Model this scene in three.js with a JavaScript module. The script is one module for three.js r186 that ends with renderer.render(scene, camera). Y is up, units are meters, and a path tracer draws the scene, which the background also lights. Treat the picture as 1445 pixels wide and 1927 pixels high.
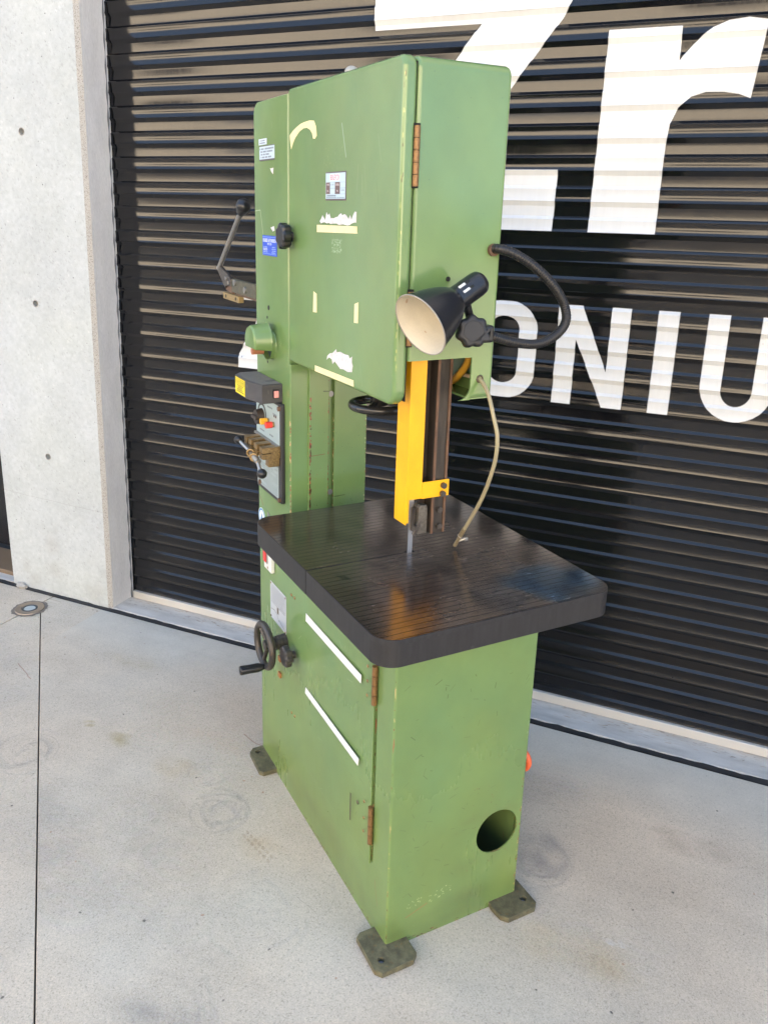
import * as THREE from 'three';
import { RoundedBoxGeometry } from 'three/addons/geometries/RoundedBoxGeometry.js';
import { mergeGeometries } from 'three/addons/utils/BufferGeometryUtils.js';
import { Brush, Evaluator, SUBTRACTION } from 'three-bvh-csg';

// ---------------------------------------------------------------- camera, sky, sun, exposure
const scene = new THREE.Scene();
const camera = new THREE.PerspectiveCamera(63.75, 1445 / 1927, 0.05, 800);
camera.position.set(0.528, 1.605, 2.541);
camera.lookAt(0.528 - 0.3854, 1.605 - 0.2870, 2.541 - 0.8770);
camera.rotateZ(0.0251);
camera.setViewOffset(1445, 1927, 31.9, 101.05, 1445, 1927);      // the lens sits a little high, as in a cropped phone picture
scene.add(camera);

const renderer = new THREE.WebGLRenderer({ antialias: true });
renderer.setSize(767, 1024);
renderer.toneMapping = THREE.LinearToneMapping;
renderer.toneMappingExposure = 6.7;                               // exposed for the shade of the yard
renderer.shadowMap.enabled = true;

const toSun = new THREE.Vector3(0.30, 0.60, -1).normalize();      // behind the building: the yard is in its shade
const sun = new THREE.DirectionalLight(new THREE.Color(1, 0.92, 0.79), 5.0);
sun.position.copy(toSun).multiplyScalar(60);
sun.castShadow = true;
sun.shadow.mapSize.set(2048, 2048);
Object.assign(sun.shadow.camera, { left: -40, right: 40, top: 30, bottom: -30, near: 1, far: 160 });
scene.add(sun, sun.target);

{ // clear blue sky, paler towards the horizon and the sun
  const W = 1024, H = 512, d = new Float32Array(W * H * 4), v = new THREE.Vector3();
  for (let j = 0; j < H; j++) for (let i = 0; i < W; i++) {
    const phi = ((i + 0.5) / W - 0.5) * Math.PI * 2, th = ((j + 0.5) / H - 0.5) * Math.PI;
    v.set(Math.cos(th) * Math.cos(phi), Math.sin(th), Math.cos(th) * Math.sin(phi));
    const e = Math.max(0, v.y), h = Math.exp(-e * 5.5), s = Math.max(0, v.dot(toSun)), g = 0.30 * Math.pow(s, 6);
    const k = (j * W + i) * 4;
    d[k] = 0.132 + 0.13 * h + g; d[k + 1] = 0.197 + 0.14 * h + g * 0.95; d[k + 2] = 0.318 + 0.11 * h + g * 0.85; d[k + 3] = 1;
  }
  const t = new THREE.DataTexture(d, W, H, THREE.RGBAFormat, THREE.FloatType);
  t.mapping = THREE.EquirectangularReflectionMapping; t.magFilter = THREE.LinearFilter; t.minFilter = THREE.LinearFilter; t.needsUpdate = true;
  scene.background = t; scene.environment = t;
}

// ---------------------------------------------------------------- helpers
let seed = 7;
const rnd = () => { seed |= 0; seed = seed + 0x6D2B79F5 | 0; let t = Math.imul(seed ^ seed >>> 15, 1 | seed); t = t + Math.imul(t ^ t >>> 7, 61 | t) ^ t; return ((t ^ t >>> 14) >>> 0) / 4294967296; };
const rr = (a, b) => a + (b - a) * rnd();
const LAT = new Float32Array(65536); for (let i = 0; i < 65536; i++) LAT[i] = rnd();
const lat = (x, y) => LAT[((y & 255) << 8) | (x & 255)];
function vn(x, y) { const i = Math.floor(x), j = Math.floor(y); let u = x - i, v = y - j; u = u * u * (3 - 2 * u); v = v * v * (3 - 2 * v); const a = lat(i, j), b = lat(i + 1, j), c = lat(i, j + 1), e = lat(i + 1, j + 1); return a + (b - a) * u + (c - a) * v + (a - b - c + e) * u * v; }
function fbm(x, y, o = 4) { let s = 0, a = 0.5, n = 0; for (let k = 0; k < o; k++) { s += a * vn(x, y); n += a; a *= 0.5; x = x * 2.03 + 17.1; y = y * 2.03 + 5.7; } return s / n; }
const sm = (a, b, x) => { const t = Math.min(1, Math.max(0, (x - a) / (b - a))); return t * t * (3 - 2 * t); };
const cv = (w, h) => { const c = document.createElement('canvas'); c.width = w; c.height = h; return c; };
function tex(c, srgb = true, repeat = false) {
  const t = new THREE.CanvasTexture(c); if (srgb) t.colorSpace = THREE.SRGBColorSpace;
  t.wrapS = t.wrapT = repeat ? THREE.RepeatWrapping : THREE.ClampToEdgeWrapping; t.anisotropy = 8; return t;
}
function pixels(c, f) { // f(x, y, [r,g,b]) in place
  const g = c.getContext('2d'), im = g.getImageData(0, 0, c.width, c.height), d = im.data, p = [0, 0, 0];
  for (let y = 0, k = 0; y < c.height; y++) for (let x = 0; x < c.width; x++, k += 4) { p[0] = d[k]; p[1] = d[k + 1]; p[2] = d[k + 2]; f(x, y, p); d[k] = p[0]; d[k + 1] = p[1]; d[k + 2] = p[2]; d[k + 3] = 255; }
  g.putImageData(im, 0, 0); return c;
}
const lin = (r, g, b) => new THREE.Color().setRGB(r, g, b);
const std = (name, color, roughness = 0.6, metalness = 0, more = {}) => { const m = new THREE.MeshStandardMaterial({ color, roughness, metalness, ...more }); m.name = name; return m; };
const names = {};
const numbered = (n) => { const k = (names[n] = (names[n] ?? -1) + 1); return k ? `${n}_${String(k).padStart(3, '0')}` : n; };
function part(parent, name, geo, mat, label) {
  const g = Array.isArray(geo) ? mergeGeometries(geo.map((q) => { const e = q.index ? q.toNonIndexed() : q.clone(); for (const a of Object.keys(e.attributes)) if (!['position', 'normal', 'uv'].includes(a)) e.deleteAttribute(a); return e; })) : geo;
  const m = new THREE.Mesh(g, mat); m.name = name; m.castShadow = m.receiveShadow = true; parent.add(m); if (label) m.userData.label = label; return m;
}
const group = (parent, name, x = 0, y = 0, z = 0) => { const g = new THREE.Group(); g.name = name; g.position.set(x, y, z); parent.add(g); return g; };
const top = (name, label, category, x = 0, y = 0, z = 0) => { const g = group(scene, numbered(name), x, y, z); g.userData = { label, category }; return g; };
const struct = (name) => { const g = group(scene, name); g.userData.kind = 'structure'; return g; };
const box = (x0, y0, z0, x1, y1, z1) => new THREE.BoxGeometry(x1 - x0, y1 - y0, z1 - z0).translate((x0 + x1) / 2, (y0 + y1) / 2, (z0 + z1) / 2);
const rbox = (x0, y0, z0, x1, y1, z1, r = 0.003, s = 2) => new RoundedBoxGeometry(x1 - x0, y1 - y0, z1 - z0, s, r).translate((x0 + x1) / 2, (y0 + y1) / 2, (z0 + z1) / 2);
const cylZ = (r, z0, z1, x = 0, y = 0, seg = 32, r2 = r) => new THREE.CylinderGeometry(r2, r, z1 - z0, seg).rotateX(Math.PI / 2).translate(x, y, (z0 + z1) / 2);
const cylX = (r, x0, x1, y = 0, z = 0, seg = 24) => new THREE.CylinderGeometry(r, r, x1 - x0, seg).rotateZ(-Math.PI / 2).translate((x0 + x1) / 2, y, z);
const cylY = (r, y0, y1, x = 0, z = 0, seg = 24) => new THREE.CylinderGeometry(r, r, y1 - y0, seg).translate(x, (y0 + y1) / 2, z);
function rod(a, b, r, seg = 16) { const A = new THREE.Vector3(...a), B = new THREE.Vector3(...b), d = B.clone().sub(A); return new THREE.CylinderGeometry(r, r, d.length(), seg).applyQuaternion(new THREE.Quaternion().setFromUnitVectors(new THREE.Vector3(0, 1, 0), d.normalize())).translate(...A.add(B).multiplyScalar(0.5).toArray()); }
function shapeOf(pts) { const s = new THREE.Shape(); pts.forEach((p, i) => i ? s.lineTo(p[0], p[1]) : s.moveTo(p[0], p[1])); s.closePath(); return s; }
function roundRect(x0, y0, x1, y1, bl, br = bl, tr = bl, tl = bl) {
  const s = new THREE.Shape(); s.moveTo(x0 + bl, y0); s.lineTo(x1 - br, y0); if (br) s.absarc(x1 - br, y0 + br, br, -Math.PI / 2, 0); s.lineTo(x1, y1 - tr); if (tr) s.absarc(x1 - tr, y1 - tr, tr, 0, Math.PI / 2);
  s.lineTo(x0 + tl, y1); if (tl) s.absarc(x0 + tl, y1 - tl, tl, Math.PI / 2, Math.PI); s.lineTo(x0, y0 + bl); if (bl) s.absarc(x0 + bl, y0 + bl, bl, Math.PI, Math.PI * 1.5); return s;
}
const ext = (shape, z0, z1, bevel = 0, seg = 3, curve = 12) => new THREE.ExtrudeGeometry(shape, { depth: z1 - z0 - 2 * bevel, bevelEnabled: bevel > 0, bevelThickness: bevel, bevelSize: bevel, bevelOffset: -bevel, bevelSegments: seg, curveSegments: curve }).translate(0, 0, z0 + bevel);
const extY = (shape, y0, y1, bevel = 0, seg = 3, curve = 12) => ext(shape, y0, y1, bevel, seg, curve).rotateX(-Math.PI / 2);   // shape in (x, -z)
const extX = (shape, x0, x1, bevel = 0, seg = 3, curve = 12) => ext(shape, x0, x1, bevel, seg, curve).applyMatrix4(new THREE.Matrix4().set(0, 0, 1, 0, 0, 1, 0, 0, -1, 0, 0, 0, 0, 0, 0, 1)); // shape in (-z, y)
const csg = new Evaluator(); csg.useGroups = false; csg.attributes = ['position', 'normal', 'uv'];
function cut(a, ...tools) { let b = new Brush(a); b.updateMatrixWorld(); for (const t of tools) { const k = new Brush(t); k.updateMatrixWorld(); b = csg.evaluate(b, k, SUBTRACTION); b.updateMatrixWorld(); } const g = b.geometry; g.clearGroups(); return g; }
function planar(geo, fu, fv) { // uv from position; fu, fv(x, y, z)
  const p = geo.attributes.position, uv = new Float32Array(p.count * 2);
  for (let i = 0; i < p.count; i++) { uv[2 * i] = fu(p.getX(i), p.getY(i), p.getZ(i)); uv[2 * i + 1] = fv(p.getX(i), p.getY(i), p.getZ(i)); }
  geo.setAttribute('uv', new THREE.BufferAttribute(uv, 2)); return geo;
}
function tri(geo, f) { // per-triangle uv by dominant normal: f(axis, x, y, z) -> [u, v]
  const g = geo.index ? geo.toNonIndexed() : geo, p = g.attributes.position, n = p.count, uv = new Float32Array(n * 2), a = new THREE.Vector3(), b = new THREE.Vector3(), c = new THREE.Vector3();
  for (let i = 0; i < n; i += 3) {
    a.fromBufferAttribute(p, i); b.fromBufferAttribute(p, i + 1); c.fromBufferAttribute(p, i + 2);
    const m = b.clone().sub(a).cross(c.clone().sub(a)); const ax = Math.abs(m.y) > Math.max(Math.abs(m.x), Math.abs(m.z)) ? 1 : Math.abs(m.z) >= Math.abs(m.x) ? 2 : 0;
    [a, b, c].forEach((q, k) => { const w = f(ax, q.x, q.y, q.z); uv[2 * (i + k)] = w[0]; uv[2 * (i + k) + 1] = w[1]; });
  }
  g.setAttribute('uv', new THREE.BufferAttribute(uv, 2)); return g;
}
const metreUV = (geo, s = 1) => tri(geo, (ax, x, y, z) => ax === 1 ? [x / s, z / s] : ax === 2 ? [x / s, y / s] : [z / s, y / s]);

// ---------------------------------------------------------------- concrete
function groundTex(x0, z0, w, h, pw, ph) { // cast concrete with scuffs, rust and tyre marks; u along x, v along -z
  const c = cv(pw, ph), g = c.getContext('2d'), S = pw / w, X = (x) => (x - x0) * S, Y = (z) => (z - z0) * S;
  g.fillStyle = 'rgb(189,176,157)'; g.fillRect(0, 0, pw, ph);
  const blob = (x, z, rx, rz, col, n = 30, rot = 0) => { for (let i = 0; i < n; i++) { const a = rnd() * 6.283, q = Math.sqrt(rnd()) * 0.75, ex = rx * rr(0.25, 0.6), ez = rz * rr(0.25, 0.6); const px = X(x + Math.cos(a) * q * rx), pz = Y(z + Math.sin(a) * q * rz); const G = g.createRadialGradient(0, 0, 0, 0, 0, 1); G.addColorStop(0, col); G.addColorStop(1, col.replace(/[\d.]+\)$/, '0)')); g.save(); g.translate(px, pz); g.rotate(rot); g.scale(ex * S, ez * S); g.fillStyle = G; g.fillRect(-1, -1, 2, 2); g.restore(); } };
  const swirl = (x, z, r, n, al) => { for (let i = 0; i < n; i++) { const q = r * Math.pow(rr(0.12, 1), 0.7), a0 = rr(0, 6.283), len = rr(0.4, 2.4); g.strokeStyle = `rgba(88,88,94,${al * .6 * rr(0.3, 1)})`; g.lineWidth = rr(0.003, 0.016) * S; g.beginPath(); g.ellipse(X(x + rr(-.022, .022)), Y(z + rr(-.022, .022)), q * S, q * S * rr(0.84, 0.96), 0.5, a0, a0 + len); g.stroke(); } };
  for (let i = 0; i < 30; i++) blob(rr(x0, x0 + w), rr(z0, z0 + h), rr(.1, .4), rr(.1, .3), rnd() < 0.5 ? 'rgba(124,122,120,0.035)' : 'rgba(178,166,146,0.06)', 12);
  blob(-1.05, .81, .055, .04, 'rgba(150,128,90,0.13)', 26); blob(-1.19, .79, .03, .02, 'rgba(150,128,90,0.15)', 14); blob(-.81, .85, .09, .06, 'rgba(165,140,104,0.07)', 26); blob(-1.32, .42, .13, .05, 'rgba(160,142,110,0.05)', 22);
  blob(-.75, .66, .16, .08, 'rgba(178,140,110,0.05)', 20); blob(.39, .985, .15, .08, 'rgba(160,135,92,0.06)', 30); blob(.61, .51, .12, .06, 'rgba(128,118,96,0.07)', 24); blob(.47, .92, .03, .016, 'rgba(206,208,212,0.14)', 16);
  blob(.25, .72, .10, .10, 'rgba(78,78,84,0.06)', 34); blob(-.33, 1.5, .14, .07, 'rgba(104,101,100,0.04)', 34); blob(-1.0, 1.25, .2, .12, 'rgba(126,124,122,0.035)', 20); blob(-.42, 1.02, .09, .05, 'rgba(160,134,100,0.07)', 20); blob(.15, .45, .25, .1, 'rgba(112,110,110,0.04)', 26);
  swirl(-.585, .955, .088, 26, .17); swirl(-1.26, .99, .10, 26, .16); swirl(-.33, 1.2, .14, 14, .11); swirl(.24, .74, .10, 24, .15); swirl(-.36, 1.52, .13, 16, .08); swirl(-.72, .83, .05, 10, .13);
  g.fillStyle = 'rgba(128,104,82,0.22)'; for (let i = 0; i < 7; i++) for (let j = 0; j < 2; j++) { g.beginPath(); g.ellipse(X(-.478 + i * .017), Y(.985 + j * .016 + i * .008), .0075 * S, .004 * S, .7, 0, 6.3); g.fill(); }
  for (let i = 0; i < 170; i++) { const px = X(rr(x0, x0 + w)), pz = Y(rr(z0, z0 + h)), r = rr(.0012, .0042) * S; g.fillStyle = rnd() < .75 ? `rgba(58,54,52,${rr(.35, .85)})` : `rgba(150,96,70,${rr(.3, .7)})`; g.beginPath(); g.ellipse(px, pz, r, r * rr(.45, 1), rr(0, 3), 0, 6.3); g.fill(); }
  for (let i = 0; i < 26; i++) { let px = X(rr(x0, x0 + w)), pz = Y(rr(z0, z0 + h)), a = rr(-.8, .8); g.strokeStyle = rnd() < .5 ? `rgba(206,204,200,${rr(.1, .3)})` : `rgba(104,96,92,${rr(.12, .3)})`; g.lineWidth = rr(.0008, .002) * S; g.beginPath(); g.moveTo(px, pz); for (let k = 0; k < 5; k++) { px += Math.cos(a) * S * rr(.01, .04); pz += Math.sin(a) * S * rr(.01, .04); a += rr(-.3, .3); g.lineTo(px, pz); } g.stroke(); }
  for (const [x, z] of [[-1.68, .62], [-.72, .62]]) { let px = X(x), pz = Y(z); g.strokeStyle = 'rgba(120,74,66,.55)'; g.lineWidth = .0025 * S; g.beginPath(); g.moveTo(px, pz); for (let k = 0; k < 6; k++) { px += .02 * S; pz += rr(-.002, .014) * S; g.lineTo(px, pz); } g.stroke(); }
  return pixels(c, (x, y, p) => {
    const u = x0 + x / S, v = z0 + y / S, edge = sm(.50, .22, v) * (u > -1.7 ? 1 : 0);
    const spk = lat(x * 3 + (y >> 8) * 7, y * 5 + (x >> 8) * 13), spk2 = vn(u * 420, v * 420), big = fbm(u * 1.7 + 3, v * 2.3, 4) - .5, mid = fbm(u * 13, v * 13, 3) - .5, trow = fbm(u * 3 + 40, v * 26, 3) - .5;
    let k = 1 + big * .15 + mid * .07 + trow * .045 + (spk - .5) * .12 * (1 - .55 * edge) + (spk2 - .5) * .10 * (1 - .5 * edge);
    if (spk2 < .14) k *= 1 - .10 * (1 - .6 * edge); k *= 1 + .02 * edge;
    const wm = (fbm(u * 2.2 + 9, v * 2.2 + 4, 3) - .5) * .07 - .03 * edge;
    p[0] *= k * (1 + wm); p[1] *= k; p[2] *= k * (1 - wm);
  });
}
function groundMat(name, x0, z0, w, h, pw, ph) {
  const c = groundTex(x0, z0, w, h, pw, ph), t = tex(c); t.flipY = false;
  const m = std(name, 0xffffff, 0.85, 0, { map: t, bumpMap: t, bumpScale: 0.0012 });
  m.userData.uv = (g) => planar(g, (x) => (x - x0) / w, (x, y, z) => (z - z0) / h); return m;
}
const plainConcrete = (() => { const c = cv(512, 512), g = c.getContext('2d'); g.fillStyle = 'rgb(189,176,157)'; g.fillRect(0, 0, 512, 512); pixels(c, (x, y, p) => { const k = 1 + (lat(x * 3, y * 5) - .5) * .2 + (vn(x / 4, y / 4) - .5) * .1; p[0] *= k; p[1] *= k; p[2] *= k; }); return std('yard_concrete', 0xffffff, .9, 0, { map: tex(c, true, true) }); })();

{ // pavement: slabs with open saw-cut joints over a dark bed
  const P = struct('pavement');
  const mR = groundMat('slab_concrete', -1.9, .155, 2.8, 2.3, 2048, 1682), mL = groundMat('slab_concrete_left', -2.7, .155, 2.3, 2.3, 1500, 1500);
  const dx = (z) => -1.877 + (z - .315) * .983;           // the diagonal joint from the light
  const slab = (pts, m, y1 = 0) => { const s = shapeOf(pts.map(([x, z]) => [x, -z])); let g = extY(s, -.012, y1, .0012, 1); if (m.userData.uv) g = m.userData.uv(g); else g = metreUV(g); part(P, 'slab', g, m); };
  const Z0 = .157, Z1 = 2.45, a = .0023;
  slab([[-2.7, Z0], [-1.964 - a, Z0], [-1.964 - a, Z1], [-2.7, Z1]], mL);
  slab([[-1.964 + a, .2265 + 2.24 * a], [dx(Z1) - a * 1.2, Z1], [-1.964 + a, Z1]], mL);
  slab([[-1.964 + a, Z0], [.9, Z0], [.9, Z1], [dx(Z1) + a * 1.2, Z1], [-1.964 + a, .2265 - .21 * a]], mR);
  for (const r of [[-24, Z0, -2.706, Z1], [.906, Z0, 24, Z1], [-24, Z1 + .006, 24, 12.5]]) slab([[r[0], r[1]], [r[2], r[1]], [r[2], r[3]], [r[0], r[3]]], plainConcrete);
  // sill in front of the door, a touch higher, with grit along the rail
  const c = cv(2048, 256), g = c.getContext('2d'); g.fillStyle = 'rgb(196,193,186)'; g.fillRect(0, 0, 2048, 256);
  for (let i = 0; i < 1500; i++) { const x = rr(0, 2048), y = 256 - Math.pow(rnd(), 2.2) * 150; g.fillStyle = rnd() < .7 ? `rgba(150,118,84,${rr(.12, .5)})` : `rgba(70,58,46,${rr(.2, .6)})`; g.beginPath(); g.ellipse(x, 256 - y + 20, rr(1, 9), rr(.8, 3), rr(-.4, .4), 0, 6.3); g.fill(); }
  pixels(c, (x, y, p) => { const k = .93 + (fbm(x / 60, y / 40, 4) - .5) * .22 + (lat(x, y) - .5) * .08; const d = sm(120, 15, y) * fbm(x / 40, y / 25, 4) * .75; p[0] = (p[0] * (1 - d) + 158 * d) * k; p[1] = (p[1] * (1 - d) + 128 * d) * k; p[2] = (p[2] * (1 - d) + 96 * d) * k; });
  const st = tex(c); st.flipY = false; const sm_ = std('sill_concrete', 0xffffff, .7, 0, { map: st, bumpMap: st, bumpScale: .001 });
  const sill = planar(extX(roundRect(-.131, -.012, .03, .004, 0, 0, 0, .003), -3.4, 3.2), (x) => (x + 1.9) / 3.2, (x, y, z) => (z + .02) / .15);
  part(P, 'sill', sill, sm_);
  // black rubber filler between sill and slabs
  const rg = new THREE.PlaneGeometry(20, .0235, 900, 3).rotateX(-Math.PI / 2).translate(-2, .0005, .1445), rp = rg.attributes.position;
  for (let i = 0; i < rp.count; i++) { const x = rp.getX(i); const e = rp.getZ(i) > .1445 ? 1 : -1; rp.setZ(i, rp.getZ(i) + e * (vn(x * 30, e * 9) - .5) * .006 + (vn(x * 2.3, 5) - .5) * .007); rp.setY(i, .0008 + vn(x * 40, rp.getZ(i) * 300) * .004); }
  rg.computeVertexNormals(); part(P, 'joint_filler', rg, std('joint_rubber', lin(.022, .021, .021), .8));
  const base = struct('ground'); const bg = new THREE.PlaneGeometry(1200, 1200).rotateX(-Math.PI / 2).translate(0, -.02, 0);
  base.add(Object.assign(new THREE.Mesh(bg, std('asphalt', lin(.028, .028, .028), .95)), { name: 'asphalt_bed', receiveShadow: true }));
}

// ---------------------------------------------------------------- walls
function wallCanvas(w, h, r, gg, b, flecks) {
  const c = cv(w, h), g = c.getContext('2d'); g.fillStyle = `rgb(${r},${gg},${b})`; g.fillRect(0, 0, w, h);
  for (let i = 0; i < flecks; i++) { const x = rr(0, w), y = rr(0, h), s = rr(1.2, 4.5), al = rr(.04, .22); g.save(); g.translate(x, y); g.rotate(rr(-.5, .5) + .9); g.fillStyle = rnd() < .8 ? `rgba(112,112,112,${al})` : `rgba(206,205,202,${al * 1.5})`; g.beginPath(); g.ellipse(0, 0, s, s * rr(.3, .6), 0, 0, 6.3); g.fill(); g.restore(); }
  for (let i = 0; i < flecks / 40; i++) { g.fillStyle = `rgba(60,60,60,${rr(.3, .7)})`; g.beginPath(); g.arc(rr(0, w), rr(0, h), rr(.6, 1.8), 0, 6.3); g.fill(); }
  return pixels(c, (x, y, p) => { const k = 1 + (fbm(x / 130 + 3, y / 130, 4) - .5) * .10 + (fbm(x / 10, y / 10, 3) - .5) * .09 + (lat(x, y) - .5) * .06; p[0] *= k; p[1] *= k; p[2] *= k * (1 + (fbm(x / 200, y / 200 + 7, 2) - .5) * .03); });
}
const pillarTex = (() => { const c = wallCanvas(760, 2048, 172, 176, 175, 10000), g = c.getContext('2d'), S = 760;
  g.strokeStyle = 'rgba(120,118,114,.35)'; g.lineWidth = 1.2; g.beginPath(); let y = 2048 - .42 * S; g.moveTo(0, y - 14); for (let x = 0; x < 500; x += 14) { y += rr(-.3, 1.0); g.lineTo(x, y - 14); } g.stroke();
  for (let i = 0; i < 26; i++) { const x = rr(0, 700), yy = 2048 - rr(0, .3) * S, q = rr(8, 50), G = g.createRadialGradient(x, yy, 0, x, yy, q); G.addColorStop(0, 'rgba(120,108,96,.10)'); G.addColorStop(1, 'rgba(120,108,96,0)'); g.fillStyle = G; g.fillRect(x - q, yy - q, 2 * q, 2 * q); }
  return tex(c); })();
const pillarMat = std('pale_concrete', 0xffffff, .85, 0, { map: pillarTex, bumpMap: pillarTex, bumpScale: .0012 });
const revealTex = tex(wallCanvas(512, 1024, 206, 203, 198, 700), true, true), revealMat = std('reveal_concrete', 0xffffff, .6, 0, { map: revealTex });
const poreTex = (() => { const c = cv(128, 2048), g = c.getContext('2d'); g.fillStyle = 'rgb(172,168,160)'; g.fillRect(0, 0, 128, 2048); for (let i = 0; i < 2600; i++) { g.fillStyle = `rgba(70,66,62,${rr(.2, .8)})`; g.beginPath(); g.ellipse(rr(0, 128), rr(0, 2048), rr(1, 5), rr(.6, 3.2), 0, 0, 6.3); g.fill(); } pixels(c, (x, y, p) => { const k = 1 + (lat(x, y) - .5) * .15; p[0] *= k; p[1] *= k; p[2] *= k; }); return tex(c, true, true); })();
const poreMat = std('pitted_concrete', 0xffffff, .9, 0, { map: poreTex, bumpMap: poreTex, bumpScale: .002 });
const DOOR_TOP = 3.25, WALL_TOP = 9.6, FRONT = .137;
{
  const P = top('concrete_pillar', 'pale concrete pillar left of the black roller door with three round tie holes', 'pillar', -1.93, 0, 0);
  const xr = (y) => .247 + .016 * y;                                    // the arris leans a hair
  const sh = shapeOf([[-.275, 0], [xr(0), 0], [xr(DOOR_TOP), DOOR_TOP], [-.275, DOOR_TOP]]);
  for (const [x, y] of [[.004, 1.853], [-.003, 1.236], [-.01, .621]]) { const h = new THREE.Path(); h.absarc(x, y, .0125, 0, 6.2832, true); sh.holes.push(h); }
  const uvP = (g) => planar(g, (x) => (x + .275) / 1.0, (x, y) => y / 2.695);
  part(P, 'front_face', uvP(ext(sh, FRONT - .06, FRONT, 0)), pillarMat);
  for (const [x, y] of [[.004, 1.853], [-.003, 1.236], [-.01, .621]]) part(P, 'tie_hole', [cylZ(.0125, FRONT - .045, FRONT - .04, x, y, 20), new THREE.TorusGeometry(.0125, .0016, 8, 24).translate(x, y, FRONT - .0002)], std('tie_plug', lin(.30, .27, .24), .9));
  // chamfer and the smooth reveal, as sheets following the lean
  const strip = (xa, za, xb, zb, s) => { const g = new THREE.BufferGeometry(); const v = [xr(0) + xa, 0, za, xr(0) + xb, 0, zb, xr(DOOR_TOP) + xb, DOOR_TOP, zb, xr(DOOR_TOP) + xa, DOOR_TOP, za]; g.setAttribute('position', new THREE.Float32BufferAttribute(v, 3)); g.setAttribute('uv', new THREE.Float32BufferAttribute([0, 0, s, 0, s, DOOR_TOP, 0, DOOR_TOP], 2)); g.setIndex([0, 1, 2, 0, 2, 3]); g.computeVertexNormals(); return g; };
  part(P, 'chamfer', strip(0, FRONT, .018, FRONT - .010, 1), poreMat);
  part(P, 'reveal', strip(.018, FRONT - .010, .019, .0, 1), revealMat);
  part(P, 'core', box(-.27, 0, -.4, .232, DOOR_TOP, FRONT - .061), revealMat);
  const lump = new THREE.IcosahedronGeometry(.018, 2), lp = lump.attributes.position; for (let i = 0; i < lp.count; i++) { const k = .6 + .7 * vn(lp.getX(i) * 120 + 9, lp.getY(i) * 120 + lp.getZ(i) * 70); lp.setXYZ(i, lp.getX(i) * k * 1.6, lp.getY(i) * k * .7, lp.getZ(i) * k); } lump.computeVertexNormals();
  part(P, 'mortar_lump', lump.translate(-.215, .008, FRONT + .012), poreMat);
}
{ // the doorway beyond the pillar
  const D = top('side_doorway', 'dark doorway at the left edge beyond the concrete pillar', 'doorway', -2.9, 0, 0);
  part(D, 'door_leaf', box(-.695, .03, -.16, .695, DOOR_TOP, -.12), std('dark_door', lin(.01, .01, .012), .25));
  part(D, 'threshold', rbox(-.695, -.01, -.10, .695, .022, .085, .006), std('brown_sill', lin(.16, .11, .065), .6));
  part(D, 'step', box(-.695, -.012, .0855, .695, .003, .131), plainConcrete);
}
{ // the rest of the building: closes the door opening and shades the yard
  const B = top('warehouse_wall', 'tall pale concrete warehouse wall above and beside the roller door', 'wall');
  const XL = -8, XR = 5.2;
  part(B, 'upper_wall', metreUV(box(XL, DOOR_TOP + .002, -.6, XR, WALL_TOP, FRONT)), revealMat);
  part(B, 'side_wall', metreUV(box(2.62, 0, -.6, XR, DOOR_TOP, FRONT)), revealMat);
  part(B, 'side_wall', metreUV(box(XL, 0, -.6, -3.6, DOOR_TOP, FRONT)), revealMat);
  part(B, 'back_wall', metreUV(box(XL, 0, -10, XR, WALL_TOP, -9.7)), revealMat);
  part(B, 'roof', metreUV(box(XL, WALL_TOP - .3, -9.69, XR, WALL_TOP - .02, -.61)), revealMat);
}

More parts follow.
